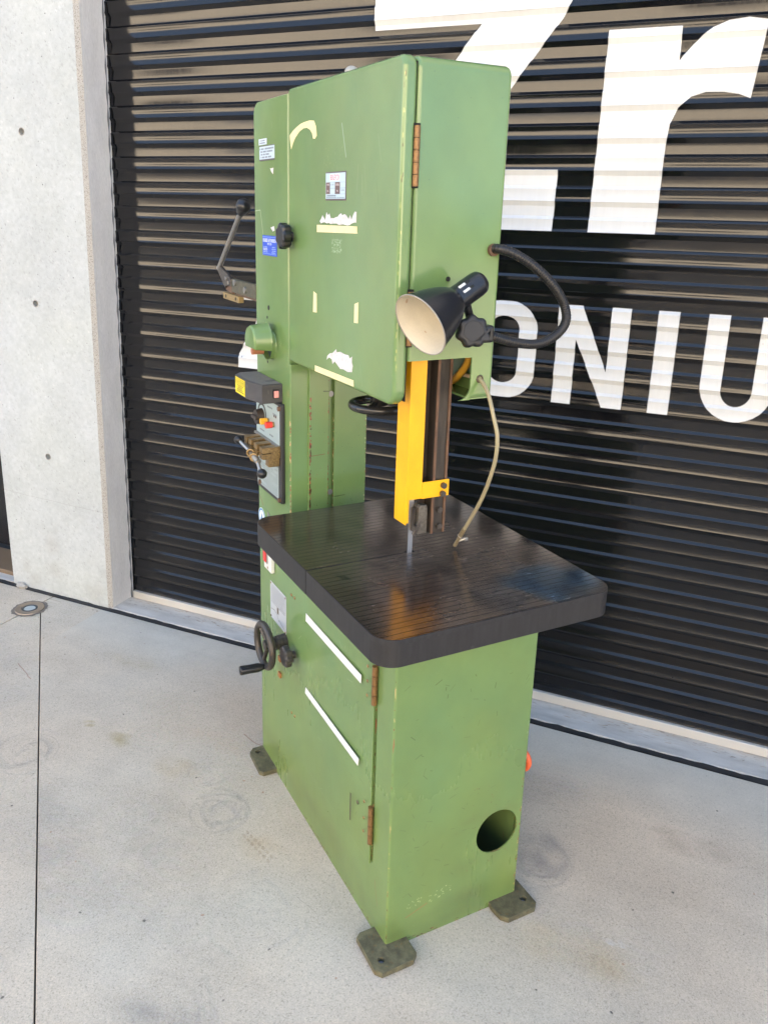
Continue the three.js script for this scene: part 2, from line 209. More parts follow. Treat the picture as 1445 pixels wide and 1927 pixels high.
// ---------------------------------------------------------------- roller door
{
  const R = top('roller_door', 'black corrugated roller door painted with large white letters behind the bandsaw', 'roller door');
  const X0 = -1.66, TW = 3.0, TH = 2.45, S = 2048 / TW, c = cv(2048, Math.round(TH * S)), g = c.getContext('2d');
  const q = cv(1024, Math.round(TH * S / 2)), gq = q.getContext('2d');
  const paths = [];
  const P = (...subs) => paths.push(subs);
  const rect = (x0, y0, x1, y1) => [[x0, y0], [x1, y0], [x1, y1], [x0, y1]];
  const y0 = 1.048, y1 = 1.351, st = .058;
  // the small word
  P([[-1.11, y0], [-.905, y0], [-.905, y0 + st], [-1.035, y0 + st], [-.905, y1 - st * .85], [-.905, y1], [-1.107, y1], [-1.107, y1 - st], [-.985, y1 - st], [-1.11, y0 + st * .85]]);
  P(rect(-.835, y0, -.777, y1));
  const ring = (x0_, x1_, a0, a1, rOut = .1) => { const o = [], w = (x1_ - x0_) / 2, cx = (x0_ + x1_) / 2; for (let i = 0; i <= 20; i++) { const t = a0 + (a1 - a0) * i / 20; o.push([cx + Math.cos(t) * w, t]); } return o; };
  const oval = (x0_, x1_, ya, yb, r) => { const pts = []; const w = Math.min(r, (x1_ - x0_) / 2); for (const [cx, cy, a] of [[x1_ - w, yb - w, 0], [x0_ + w, yb - w, Math.PI / 2], [x0_ + w, ya + w, Math.PI], [x1_ - w, ya + w, Math.PI * 1.5]]) for (let i = 0; i <= 8; i++) pts.push([cx + Math.cos(a + i / 8 * Math.PI / 2) * w, cy + Math.sin(a + i / 8 * Math.PI / 2) * w]); return pts; };
  P([[-.71, y0], [-.652, y0], [-.652, y0 + .12], [-.62, y0 + .12], [-.56, y0], [-.495, y0], [-.562, y0 + .135], [-.522, y0 + .17], [-.51, y0 + .215], [-.522, y0 + .26], [-.56, y0 + .295], [-.6, y1], [-.71, y1]], rect(-.652, y0 + .17, -.575, y1 - st).reverse());
  P([...oval(-.455, -.262, y0, y1, .09)], [...oval(-.397, -.320, y0 + .055, y1 - .055, .04)].reverse(), rect(-.32, y0 + .11, -.262, y1 - .11).reverse());
  P(oval(-.235, -.026, y0, y1, .088), oval(-.177, -.083, y0 + .046, y1 - .046, .045).reverse());
  P([[.034, y0], [.093, y0], [.093, y0 + .2], [.187, y0], [.246, y0], [.246, y1], [.19, y1], [.19, y0 + .11], [.105, y1], [.05, y1], [.034, y1]]);
  P(rect(.321, y0, .380, y1));
  P((() => { const o = [[.457, y1]]; for (let i = 0; i <= 16; i++) { const t = Math.PI + i / 16 * Math.PI; o.push([.555 + Math.cos(t) * .098, y0 + .1 + Math.sin(t) * .1]); } o.push([.653, y1], [.596, y1]); for (let i = 0; i <= 16; i++) { const t = 2 * Math.PI - i / 16 * Math.PI; o.push([.555 + Math.cos(t) * .041, y0 + .09 + Math.sin(t) * .046]); } o.push([.514, y1]); return o; })());
  P([[.722, y0], [.778, y0], [.778, y0 + .2], [.838, y0 + .05], [.872, y0 + .05], [.932, y0 + .2], [.932, y0], [.99, y0], [.99, y1], [.922, y1], [.855, y0 + .15], [.79, y1], [.722, y1]]);
  // the large letters
  const zb = 1.5625;
  P([[-.61, zb], [-.008, zb], [-.005, zb + .173], [-.333, zb + .173], [-.026, 2.135], [-.004, 2.177], [-.004, 2.31], [-.602, 2.31], [-.598, 2.134], [-.262, 2.134], [-.61, zb + .135]]);
  P([[.096, zb], [.284, zb], [.284, 1.80], [.289, 1.855], [.305, 1.895], [.335, 1.922], [.37, 1.932], [.415, 1.931], [.452, 1.925], [.482, 1.914], [.5, 2.1], [.452, 2.108], [.404, 2.103], [.368, 2.089], [.345, 2.072], [.323, 2.05], [.306, 2.030], [.294, 2.012], [.292, 2.097], [.102, 2.097]]);
  const draw = (ctx, s, h, fill) => { ctx.fillStyle = fill; for (const subs of paths) { ctx.beginPath(); for (const sub of subs) { sub.forEach(([x, y], i) => ctx[i ? 'lineTo' : 'moveTo']((x - X0) * s, h - y * s)); ctx.closePath(); } ctx.fill(); } };
  g.fillStyle = 'rgb(14,14,16)'; g.fillRect(0, 0, c.width, c.height); draw(g, S, c.height, 'rgb(203,203,200)');
  // dust, runs and pits
  for (let i = 0; i < 420; i++) { const x = rr(0, 2048), y = c.height - Math.pow(rnd(), 1.8) * 900; g.fillStyle = rnd() < .6 ? `rgba(150,145,138,${rr(.1, .4)})` : `rgba(4,4,4,${rr(.3, .8)})`; g.fillRect(x, y, rr(.8, 2.6), rr(.8, 4)); }
  for (let i = 0; i < 40; i++) { const x = rr(0, 2048), y = rr(300, c.height); g.fillStyle = `rgba(130,128,126,${rr(.02, .06)})`; g.fillRect(x, y, rr(1, 3), rr(14, 70)); }
  pixels(c, (x, y, p) => { const white = p[0] > 120 ? .22 : 1, k = 1 + (fbm(x / 5, y / 90, 3) - .5) * .16 * white + (fbm(x / 160, y / 120, 3) - .5) * .12; const low = sm(c.height - 260, c.height, y) * fbm(x / 50, y / 40, 3) * 6; p[0] = p[0] * k + low; p[1] = p[1] * k + low * .93; p[2] = p[2] * k + low * .8; });
  gq.fillStyle = 'rgb(0,27,0)'; gq.fillRect(0, 0, q.width, q.height); draw(gq, S / 2, q.height, 'rgb(0,110,0)');
  pixels(q, (x, y, p) => { const k = p[1] + (fbm(x / 1.7, y / 60, 2) - .5) * 14 + (fbm(x / 40, y / 30, 3) - .5) * 14 + sm(q.height * .45, q.height, y) * 26; p[0] = p[1] = p[2] = Math.max(18, Math.min(255, k)); });
  const slatMat = new THREE.MeshPhysicalMaterial({ map: tex(c), roughnessMap: tex(q, false), roughness: 1, metalness: 0, ior: 1.5, side: THREE.DoubleSide }); slatMat.name = 'painted_steel_slat';
  const p = .0855, segs = [];
  // one slat upward from its lip: flared face, ledge, flat, undercut of the lip above, with tight rolled creases
  const runUp = Array.from({ length: 17 }, (_, i) => { const q = 34.6 * (1 - i / 16), k = 34.6 - q; return [k / 1000, .0038 + (-.19 * q + .0067 * q * q) / 1000]; });
  runUp.push([.0351, .0037], [.0355, .0033], [.0425, -.0028], [.0429, -.0031], [.0434, -.0033], [.0520, -.0034], [.0620, -.0034], [.0712, -.0033], [.0718, -.0030], [.0726, -.0024], [.0838, .0036], [.0848, .0044], [.0855, .0052]);
  segs.push(runUp);
  const W0 = -1.655, W1 = 2.61, NX = 24;
  for (let i = -12; i < 26; i++) {
    const yb = 1.0490 + i * p, tilt = rr(-.012, .012), pos = [], uv = [], idx = [];
    for (const seg of segs) {
      const o = pos.length / 3, n = seg.length;
      for (let a = 0; a < n; a++) for (let b = 0; b <= NX; b++) {
        const x = W0 + (W1 - W0) * b / NX, y = yb + seg[a][0], z = seg[a][1] + (seg[a][0] - .04) * tilt + (vn(x * 1.3 + i * 5.1, i * 3.3) - .5) * .0014;
        pos.push(x, y, z); uv.push((x - X0) / TW, y / TH);
      }
      for (let a = 0; a < n - 1; a++) for (let b = 0; b < NX; b++) { const k = o + a * (NX + 1) + b; idx.push(k, k + 1, k + NX + 2, k, k + NX + 2, k + NX + 1); }
    }
    const ge = new THREE.BufferGeometry(); ge.setAttribute('position', new THREE.Float32BufferAttribute(pos, 3)); ge.setAttribute('uv', new THREE.Float32BufferAttribute(uv, 2)); ge.setIndex(idx); ge.computeVertexNormals();
    part(R, 'slat', ge, slatMat);
  }
  // bottom rail of ribbed aluminium, guide with wavy seal
  const rail = shapeOf([[0, .0045], [.016, .0045], ...Array.from({ length: 15 }, (_, k) => [[.016, .004 + k * .0021], [.0172, .0047 + k * .0021], [.0172, .0054 + k * .0021], [.016, .0061 + k * .0021]]).flat().filter((v) => v[1] < .0345 && v[1] > .005), [.016, .0352], [0, .0352]].map(([a, b]) => [-a, b]).reverse()), railS = rail;
  part(R, 'bottom_rail', extX(railS, W0 + .004, W1), std('mill_aluminium', lin(.74, .70, .63), .42, .6));
  const sg = new THREE.PlaneGeometry(.03, DOOR_TOP, 2, 420).translate(-1.658, DOOR_TOP / 2, .012), sp = sg.attributes.position;
  for (let i = 0; i < sp.count; i++) { const y = sp.getY(i), k = (sp.getX(i) + 1.673) / .03; sp.setX(i, sp.getX(i) + .016 * (y - 1.1) * 1 + k * (Math.sin(y / p * 6.283) * .0022 + vn(y * 9, 2) * .003)); sp.setZ(i, .02 - k * .006 + Math.sin(y / p * 6.283) * .0018); }
  sg.computeVertexNormals(); part(R, 'seal_strip', sg, std('seal_rubber', lin(.10, .105, .11), .55, 0, { side: THREE.DoubleSide }));
  part(R, 'curtain_backing', box(-1.72, 0, -.06, 2.62, DOOR_TOP, -.04), std('dark_void', lin(.006, .006, .006), .9));
}
{ // light let into the pavement
  const L = top('inground_light', 'round in-ground light with bronze ring set in the pavement beside the pillar', 'light', -1.966, 0, .284);
  const ring = new THREE.LatheGeometry([[.031, -.004], [.031, .003], [.034, .0052], [.054, .0058], [.058, .004], [.059, -.004]].map((v) => new THREE.Vector2(...v)), 48);
  part(L, 'bezel', ring, std('bronze', lin(.30, .24, .18), .45, .6, { side: THREE.DoubleSide }));
  part(L, 'inner_ring', new THREE.LatheGeometry([[.022, .002], [.024, .0045], [.030, .0045], [.031, .002]].map((v) => new THREE.Vector2(...v)), 40), std('dark_ring', lin(.08, .085, .085), .4, .5, { side: THREE.DoubleSide }));
  part(L, 'lens', cylY(.0222, -.004, .0032, 0, 0, 32), std('frosted_lens', lin(.36, .40, .39), .25));
  const cr = new THREE.RingGeometry(.0585, .071, 60, 2).rotateX(-Math.PI / 2).translate(0, .0018, 0), cp = cr.attributes.position; for (let i = 0; i < cp.count; i++) { const a = Math.atan2(cp.getZ(i), cp.getX(i)), r = Math.hypot(cp.getX(i), cp.getZ(i)), k = r > .062 ? 1 + (fbm(a * 5 + 9, r * 3, 3) - .5) * .25 : 1; cp.setX(i, cp.getX(i) * k); cp.setZ(i, cp.getZ(i) * k); }
  part(L, 'grout_collar', cr, std('rough_grout', lin(.17, .145, .12), .95));
}
{ // across the yard: what the door and the paint mirror
  const O = top('facing_building', 'long sunlit cream building across the yard mirrored in the roller door', 'building', -4, 0, 12.6);
  const wall = std('cream_render', lin(.82, .71, .57), .9), dk = std('window_glass', lin(.03, .035, .045), .1);
  part(O, 'wall', box(-19, -.02, 0, 19, 6.0, 8), wall);
  part(O, 'parapet', box(-19.1, 6.002, -.08, 19.1, 6.2, 8.1), std('parapet_cap', lin(.62, .56, .48), .7));
  for (let i = 0; i < 7; i++) { const x = -16 + i * 5.3; part(O, 'shutter', box(x, 0, -.03, x + 2.6, 2.9, .05), std('grey_shutter', lin(.36, .35, .34), .5)); part(O, 'window', box(x + 3.2, 3.7, -.02, x + 4.6, 4.7, .05), dk); }
}

// ================================================================= the bandsaw (local axes: x to its front, z out of its door side)
const saw = top('bandsaw', 'tall green vertical metal bandsaw with black table, yellow blade guard and work lamp', 'bandsaw', 0, 0, 1.167);
saw.rotation.y = -.6791;

// one sheet of paint for all panels: door side runs along x, then folds round to the front face
const PW = 1400, PH = 2048, PS = PH / 1.87;
const fU = (x) => (x + .84) * PS, fF = (z) => (.87 - z) * PS, fY = (y) => PH - y * PS;
const paintC = cv(PW, PH), roughC = cv(PW / 2, PH / 2);
{
  const g = paintC.getContext('2d'); g.fillStyle = 'rgb(106,133,81)'; g.fillRect(0, 0, PW, PH);
  const line = (pts, col, w) => { g.strokeStyle = col; g.lineWidth = w * PS; g.lineCap = 'round'; g.beginPath(); pts.forEach((p, i) => g[i ? 'lineTo' : 'moveTo'](p[0], p[1])); g.stroke(); };
  const Z = (x, y) => [fU(x), fY(y)], F = (z, y) => [fF(z), fY(y)];
  const soft = (c, rx, ry, col) => { const G = g.createRadialGradient(0, 0, 0, 0, 0, 1); G.addColorStop(0, col); G.addColorStop(1, col.replace(/[\d.]+\)$/, '0)')); g.save(); g.translate(...c); g.scale(rx * PS, ry * PS); g.fillStyle = G; g.fillRect(-1, -1, 2, 2); g.restore(); };
  // grime towards the foot and around handled places
  for (let i = 0; i < 60; i++) soft(Z(rr(-.8, 0), rr(0, .10)), rr(.03, .12), rr(.02, .05), 'rgba(66,74,48,.06)');
  for (let i = 0; i < 30; i++) soft(F(rr(-.36, 0), rr(0, .07)), rr(.03, .08), rr(.015, .04), 'rgba(62,68,44,.07)');
  soft(Z(-.64, .40), .04, .09, 'rgba(112,98,60,.35)'); soft(Z(-.6, .47), .05, .05, 'rgba(80,92,66,.35)'); soft(Z(-.5, .45), .05, .06, 'rgba(84,100,64,.25)');
  for (let i = 0; i < 26; i++) soft(F(-.27 + rr(-.1, .1), rr(.13, .30)), rr(.01, .03), rr(.01, .03), 'rgba(94,100,60,.12)');
  // scratches
  for (const [a, b] of [[[-.53, .42], [-.47, .33]], [[-.54, .41], [-.49, .30]], [[-.525, .42], [-.45, .36]]]) line([Z(...a), Z((a[0] + b[0]) / 2 + .012, (a[1] + b[1]) / 2), Z(...b)], 'rgba(40,52,32,.6)', .0012);
  line([Z(-.82, .845), Z(-.79, .832), Z(-.77, .815)], 'rgba(120,58,48,.9)', .002);
  line([Z(-.06, .145), Z(-.055, .12), Z(-.045, .085)], 'rgba(140,86,70,.8)', .0013); line([F(-.05, .07), F(-.105, .088)], 'rgba(150,92,66,.9)', .0018);
  for (let i = 0; i < 70; i++) { const a = [rr(-.56, -.1), rr(.12, .66)], l = rr(.004, .03), t = rr(-1.4, 1.4); line([Z(...a), Z(a[0] + Math.cos(t) * l, a[1] + Math.sin(t) * l)], rnd() < .6 ? `rgba(60,76,46,${rr(.2, .6)})` : `rgba(188,204,164,${rr(.15, .4)})`, rr(.0006, .0014)); }
  for (let i = 0; i < 40; i++) { const a = [rr(-.8, -.02), rr(1.28, 1.84)], l = rr(.006, .05), t = rr(-1.7, -1.2); line([Z(...a), Z(a[0] + Math.cos(t) * l, a[1] + Math.sin(t) * l)], rnd() < .7 ? `rgba(178,198,160,${rr(.04, .14)})` : `rgba(84,106,62,${rr(.08, .25)})`, rr(.0008, .003)); }
  line([Z(-.235, 1.76), Z(-.215, 1.70)], 'rgba(176,200,176,.5)', .003); line([Z(-.80, 1.60), Z(-.765, 1.602), Z(-.745, 1.54)], 'rgba(186,204,160,.7)', .002);
  for (let i = 0; i < 80; i++) { const a = [rr(-.34, -.02), rr(.1, .68)], l = rr(.002, .018), t = rr(0, 3.1); line([F(...a), F(a[0] + Math.cos(t) * l, a[1] + Math.sin(t) * l)], `rgba(66,74,42,${rr(.25, .7)})`, rr(.0006, .0016)); }
  for (let i = 0; i < 60; i++) { const c = F(-.285 + rr(-.10, .08), .225 + rr(-.09, .14)); g.fillStyle = rnd() < .5 ? `rgba(84,70,42,${rr(.4, .9)})` : `rgba(120,70,50,${rr(.4, .8)})`; g.beginPath(); g.ellipse(...c, rr(.6, 2.2), rr(.5, 1.6), 0, 0, 6.3); g.fill(); }
  for (let i = 0; i < 40; i++) { const c = F(rr(-.18, -.01), rr(1.34, 1.84)); g.fillStyle = `rgba(70,92,72,${rr(.15, .4)})`; g.beginPath(); g.ellipse(...c, rr(.4, 1.6), rr(.4, 1.2), 0, 0, 6.3); g.fill(); }
  for (const [z, y] of [[-.07, .10], [-.13, .10], [-.15, .105]]) for (let i = 0; i < 14; i++) { const c = F(z + rr(-.02, .02), y + rr(-.012, .012)); g.fillStyle = `rgba(204,214,180,${rr(.4, .8)})`; g.beginPath(); g.ellipse(...c, rr(.6, 3), rr(.5, 1.4), rr(0, 3), 0, 6.3); g.fill(); }
  // chips along folded edges: rust, primer and cream undercoat
  const chipOrGlint = (cx, cy, w, h, col) => { g.fillStyle = col; g.beginPath(); for (let k = 0; k < 9; k++) { const t = k / 9 * 6.283, q = rr(.5, 1.1); g[k ? 'lineTo' : 'moveTo'](cx + Math.cos(t) * w * q * PS, cy + Math.sin(t) * h * q * PS); } g.fill(); };
  const cols = ['rgba(118,66,46,.9)', 'rgba(206,176,124,.95)', 'rgba(150,84,62,.9)', 'rgba(222,206,160,.9)', 'rgba(70,50,34,.9)'];
  for (let i = 0; i < 44; i++) { const y = i < 30 ? rr(0, .40) : rr(.40, .70), col = cols[[0, 2, 4, 4, 0, 1][Math.floor(rr(0, 6))]], h = rr(.0012, .007), w = rr(.0008, .0022); chipOrGlint(fU(-rr(0, .0015)), fY(y), w, h, col); chipOrGlint(fF(-rr(0, .0012)), fY(y), w, h, col); }
  for (const [y, h] of [[.665, .02], [.54, .025], [.33, .015], [.6, .006]]) { chipOrGlint(fU(-.001), fY(y), .002, h, y === .54 ? cols[2] : cols[1]); chipOrGlint(fF(-.001), fY(y), .002, h, y === .54 ? cols[2] : cols[1]); }
  for (let i = 0; i < 46; i++) chipOrGlint(fF(-.356 + rr(-.004, .003)), fY(rr(0, .35)), rr(.0008, .002), rr(.001, .005), cols[Math.floor(rr(0, 3))]);
  for (let i = 0; i < 60; i++) chipOrGlint(fU(rr(-.8, 0)), fY(rr(0, .012)), rr(.001, .008), rr(.0008, .002), cols[rnd() < .7 ? 4 : 0]);
  for (let i = 0; i < 40; i++) chipOrGlint(fF(rr(-.36, 0)), fY(rr(0, .009)), rr(.001, .008), rr(.0008, .002), cols[rnd() < .7 ? 4 : 0]);
  for (let i = 0; i < 46; i++) { const y = .86 + Math.pow(rnd(), 1.6) * .25; chipOrGlint(fU(-.5675 - rr(0, .003)), fY(y), rr(.001, .003), rr(.0012, .007), cols[Math.floor(rr(0, 4))]); chipOrGlint(fF(-.001), fY(y), .001, rr(.001, .004), cols[0]); }
  for (let i = 0; i < 70; i++) { const y = .86 + Math.pow(rnd(), 1.5) * .30; chipOrGlint(fF(-.048 - rr(0, .004)), fY(y), rr(.001, .0032), rr(.0015, .008), cols[[0, 2, 4][Math.floor(rr(0, 3))]]); chipOrGlint(fF(-.101 + rr(-.001, .002)), fY(.86 + Math.pow(rnd(), 1.2) * .36), rr(.0006, .0016), rr(.001, .004), cols[[0, 2][Math.floor(rr(0, 2))]]); }
  for (let i = 0; i < 34; i++) chipOrGlint(fF(-.209 + rr(-.001, .003)), fY(rr(.86, 1.14)), rr(.0006, .0016), rr(.001, .004), cols[rnd() < .5 ? 3 : 0]);
  for (let i = 0; i < 60; i++) chipOrGlint(fF(rr(-.2, -.05)), fY(.86 + Math.pow(rnd(), 1.4) * .22), rr(.0004, .0016), rr(.0004, .001), rnd() < .5 ? 'rgba(40,40,28,.8)' : 'rgba(130,70,56,.8)');
  line([F(-.05, 1.01), F(-.09, 1.012)], 'rgba(120,60,44,.8)', .0012); line([F(-.085, 1.175), F(-.102, 1.174)], 'rgba(20,24,16,.9)', .0016); line([F(-.12, .892), F(-.15, .893)], 'rgba(30,34,22,.8)', .001);
  for (let i = 0; i < 9; i++) chipOrGlint(fU(-.506 + rr(-.0006, .0012)), fY(rr(1.27, 1.84)), .0005, rr(.002, .015), 'rgba(206,214,160,.8)');
  for (let i = 0; i < 30; i++) chipOrGlint(fF(.027 - rr(0, .004)), fY(rr(1.3, 1.82)), .0006, rr(.001, .01), rnd() < .7 ? 'rgba(182,178,104,.9)' : 'rgba(60,50,26,.9)');  // yellowish flecks paint a highlight onto the head door edge; dark ones are chips
  // ghost of a removed label
  for (let i = 0; i < 150; i++) { g.strokeStyle = `rgba(190,212,168,${rr(.25, .6)})`; g.lineWidth = 1; const a = [rr(-.276, -.232), rr(1.522, 1.548)]; g.beginPath(); g.moveTo(...Z(...a)); g.lineTo(...Z(a[0] + rr(.001, .006), a[1] + rr(-.002, .002))); g.stroke(); }
  for (let i = 0; i < 30; i++) { g.strokeStyle = `rgba(190,212,160,${rr(.1, .3)})`; g.lineWidth = 1; const a = [rr(-.32, -.22), rr(1.678, 1.72)]; g.beginPath(); g.moveTo(...Z(...a)); g.lineTo(...Z(a[0] + rr(-.004, .006), a[1] + rr(-.006, .002))); g.stroke(); }
  pixels(paintC, (x, y, p) => {
    const k = 1 + (fbm(x / 190 + 2, y / 260, 4) - .5) * .13 + (fbm(x / 34, y / 46, 3) - .5) * .045 + (lat(x, y) - .5) * .018, w = (fbm(x / 120 + 30, y / 150 + 8, 3) - .5) * .07;
    const low = sm(PH * .62, PH, y) * .05;
    p[0] *= k * (1 + w + low); p[1] *= k; p[2] *= k * (1 - w * 1.5 - low * 1.6);
  });
  pixels(roughC, (x, y, p) => { const smear = fbm(x / 60 + 5, y / 80 + 2, 4), streak = fbm(x / 5, y / 60, 3), low = sm(PH * .29, PH * .42, y); p[0] = p[1] = p[2] = Math.max(24, Math.min(255, 37 + (smear - .45) * 30 + (streak - .5) * 10 + low * 40)); });
}
const paintTex = tex(paintC), roughTex = tex(roughC, false);
const wave = (() => { const W = 256, H = 512, d = new Float32Array(W * H * 4); for (let y = 0, k = 0; y < H; y++) for (let x = 0; x < W; x++, k += 4) { d[k] = d[k + 1] = d[k + 2] = .5 + (fbm(x / 34, y / 44, 2) - .5) * .6; d[k + 3] = 1; } const t = new THREE.DataTexture(d, W, H, THREE.RGBAFormat, THREE.FloatType); t.magFilter = t.minFilter = THREE.LinearFilter; t.needsUpdate = true; return t; })();
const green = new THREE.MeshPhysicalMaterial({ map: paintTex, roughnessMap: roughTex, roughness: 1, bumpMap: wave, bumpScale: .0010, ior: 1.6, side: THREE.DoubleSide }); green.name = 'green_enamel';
const fold = (geo) => tri(geo, (ax, x, y, z) => [(ax === 0 ? fF(z) : ax === 2 ? fU(x) : fU(x)) / PW, (PH - fY(ax === 1 ? Math.max(.02, y) : y)) / PH]);
const sheet = (name, geo, label, parent = saw) => part(parent, name, fold(geo), green, label);

const black = std('black_plastic', lin(.012, .012, .013), .28), blackMatt = std('black_box_paint', lin(.028, .028, .030), .5);
const noiseTex = (r, g, b, amp, sx, sy, spots = 0, spotCol = 'rgba(120,66,34,.5)') => { const c = cv(256, 256), q = c.getContext('2d'); q.fillStyle = `rgb(${r},${g},${b})`; q.fillRect(0, 0, 256, 256); for (let i = 0; i < spots; i++) { q.fillStyle = spotCol; q.beginPath(); q.ellipse(rr(0, 256), rr(0, 256), rr(1, 9), rr(1, 6), rr(0, 3), 0, 6.3); q.fill(); } pixels(c, (x, y, p) => { const k = 1 + (fbm(x / sx, y / sy, 4) - .5) * amp + (lat(x, y) - .5) * amp * .35; p[0] *= k; p[1] *= k; p[2] *= k; }); return tex(c, true, true); };
const mNoise = (name, t, rough, metal, more = {}) => std(name, 0xffffff, rough, metal, { map: t, bumpMap: t, bumpScale: .0004, ...more });
const castIron = mNoise('worn_cast_iron', noiseTex(74, 70, 66, .6, 20, 20, 40, 'rgba(110,78,52,.35)'), .45, .5);
const darkSteel = mNoise('dark_tool_steel', noiseTex(92, 86, 80, .5, 14, 40, 30, 'rgba(60,46,36,.4)'), .42, .7);
const brownSteel = mNoise('rusted_slide_steel', noiseTex(66, 60, 54, .45, 10, 120, 24, 'rgba(110,72,46,.22)'), .42, .45);
const rustEdge = mNoise('rust_edge', noiseTex(106, 80, 61, .5, 8, 60, 20), .6, .2);
const brass = mNoise('oiled_brass', noiseTex(150, 124, 84, .5, 24, 30, 20, 'rgba(80,60,30,.35)'), .38, .75);
const hingeBrass = mNoise('brown_hinge', noiseTex(126, 94, 58, .35, 18, 40, 10, 'rgba(140,80,40,.4)'), .4, .35);
const steel = std('bright_steel', lin(.46, .43, .38), .36, .9), greySteel = std('grey_steel', lin(.30, .29, .27), .42, .8);
const footMat = mNoise('grimy_foot', noiseTex(92, 87, 64, .6, 18, 18, 70, 'rgba(110,84,50,.35)'), .75, 0, { bumpScale: .001 });
const yellow = mNoise('yellow_guard_paint', noiseTex(240, 174, 4, .12, 30, 60), .4, 0);
const creamTape = mNoise('masking_tape', noiseTex(226, 213, 164, .12, 20, 20), .8, 0), whiteTape = mNoise('white_tape', noiseTex(216, 216, 213, .06, 20, 20), .6, 0), tornPaper = mNoise('torn_paper', noiseTex(206, 202, 200, .25, 9, 12, 30, 'rgba(190,170,140,.3)'), .9, 0);
const inside = std('dark_interior', lin(.012, .013, .010), .9);

// --- cabinet: folded sheet, open below, round hole in the front, slot behind the door edge
{
  const outer = extY(roundRect(-.806, 0, 0, .361, .006), .0, .755, .0), t = .0035;
  const g = cut(outer, box(-.806 + t, -.1, -.361 + t, -t, .751, -t), cylX(.0575, -.05, .05, .219, -.289, 48), box(-.0795, .182, -.05, -.0725, .748, .05));
  sheet('cabinet', g);
  part(saw, 'lower_wheel', [cylZ(.215, -.115, -.085, -.33, .40, 48)], castIron);
  sheet('inner_flange', box(-.05, .01, -.3565, -.0205, .74, -.3545));
  const d = cut(ext(shapeOf([[-.566, .176], [-.0805, .176], [-.0805, .75], [-.566, .75]]), .0005, .0045, .0012, 2), box(-.2, .5, .1, -.1, .6, .2));
  const dp = d.attributes.position; for (let i = 0; i < dp.count; i++) { const x = dp.getX(i), y = dp.getY(i); dp.setZ(i, dp.getZ(i) + .0065 * sm(-.45, -.08, x) * (1 - Math.pow(Math.abs(y - .46) / .30, 2)) ); }
  d.computeVertexNormals(); sheet('cabinet_door', d);
  for (const [y0, y1] of [[.596, .69], [.236, .335]]) { const n = 4, h = (y1 - y0) / n; part(saw, 'hinge', Array.from({ length: n }, (_, k) => cylY(.0062, y0 + k * h, y0 + (k + 1) * h - .0012, -.0765, .007, 16)), hingeBrass); }
  const screwAt = (x, y, z, r = .0045, m = brass) => part(saw, 'screw', new THREE.SphereGeometry(r, 14, 8, 0, 6.2832, 0, 1.4).rotateX(Math.PI / 2).scale(1, 1, .6).translate(x, y, z), m);
  for (const y of [.675, .639, .604, .33, .286, .25]) screwAt(-.104, y, .0065 + .003, .0042);
  for (const [x, y] of [[-.551, .641], [-.529, .642], [-.551, .287], [-.529, .289]]) screwAt(x, y, .0045, .0048);
  screwAt(-.14, .30, .0075, .005, footMat);
  for (const [x, y] of [[-.644, .403], [-.645, .352]]) part(saw, 'nut', rbox(x - .008, y - .008, .0004, x + .008, y + .008, .006, .0015), mNoise('rusty_nut', noiseTex(150, 104, 62, .4, 20, 20, 30), .8, 0));
}
// feet
{
  const foot = (pts, hole) => { const s = shapeOf(pts.map(([x, z]) => [x, -z])); const h = new THREE.Path(); h.absarc(hole[0], -hole[1], .0075, 0, 6.2832, true); s.holes.push(h); part(saw, 'foot', metreUV(extY(s, .0005, .0155, .0015, 2), .2), footMat); part(saw, 'foot_bolt_hole', cylY(.0072, .0, .004, hole[0], hole[1], 16), std('hole_shadow', lin(.2, .2, .22), .9)); };
  foot([[-.056, .038], [-.047, .050], [.046, .052], [.061, .040], [.061, -.038], [.047, -.054], [-.056, -.054]], [.030, .027]);
  foot([[-.03, -.285], [.018, -.281], [.046, -.284], [.061, -.297], [.061, -.374], [.050, -.386], [-.03, -.386]], [.028, -.364]);
  foot([[-.804, .032], [-.788, .047], [-.694, .051], [-.682, .042], [-.682, -.06], [-.804, -.06]], [-.780, .024]);
  foot([[-.804, -.30], [-.804, -.373], [-.79, -.386], [-.69, -.386], [-.69, -.30]], [-.780, -.37]);
}
// the head was first measured as if it stood on the cabinet's front plane; it is a little larger and sits back, flush with the column
const headFit = new THREE.Matrix4().set(1.0385, 0, 0, -0.0490, 0, 1.0385, 0, -0.0588, 0, 0, 1.0385, -0.0284, 0, 0, 0, 1);
const setBack = (m) => { if (m.isGroup) m.applyMatrix4(headFit); else m.geometry = m.geometry.clone().applyMatrix4(headFit); return m; };
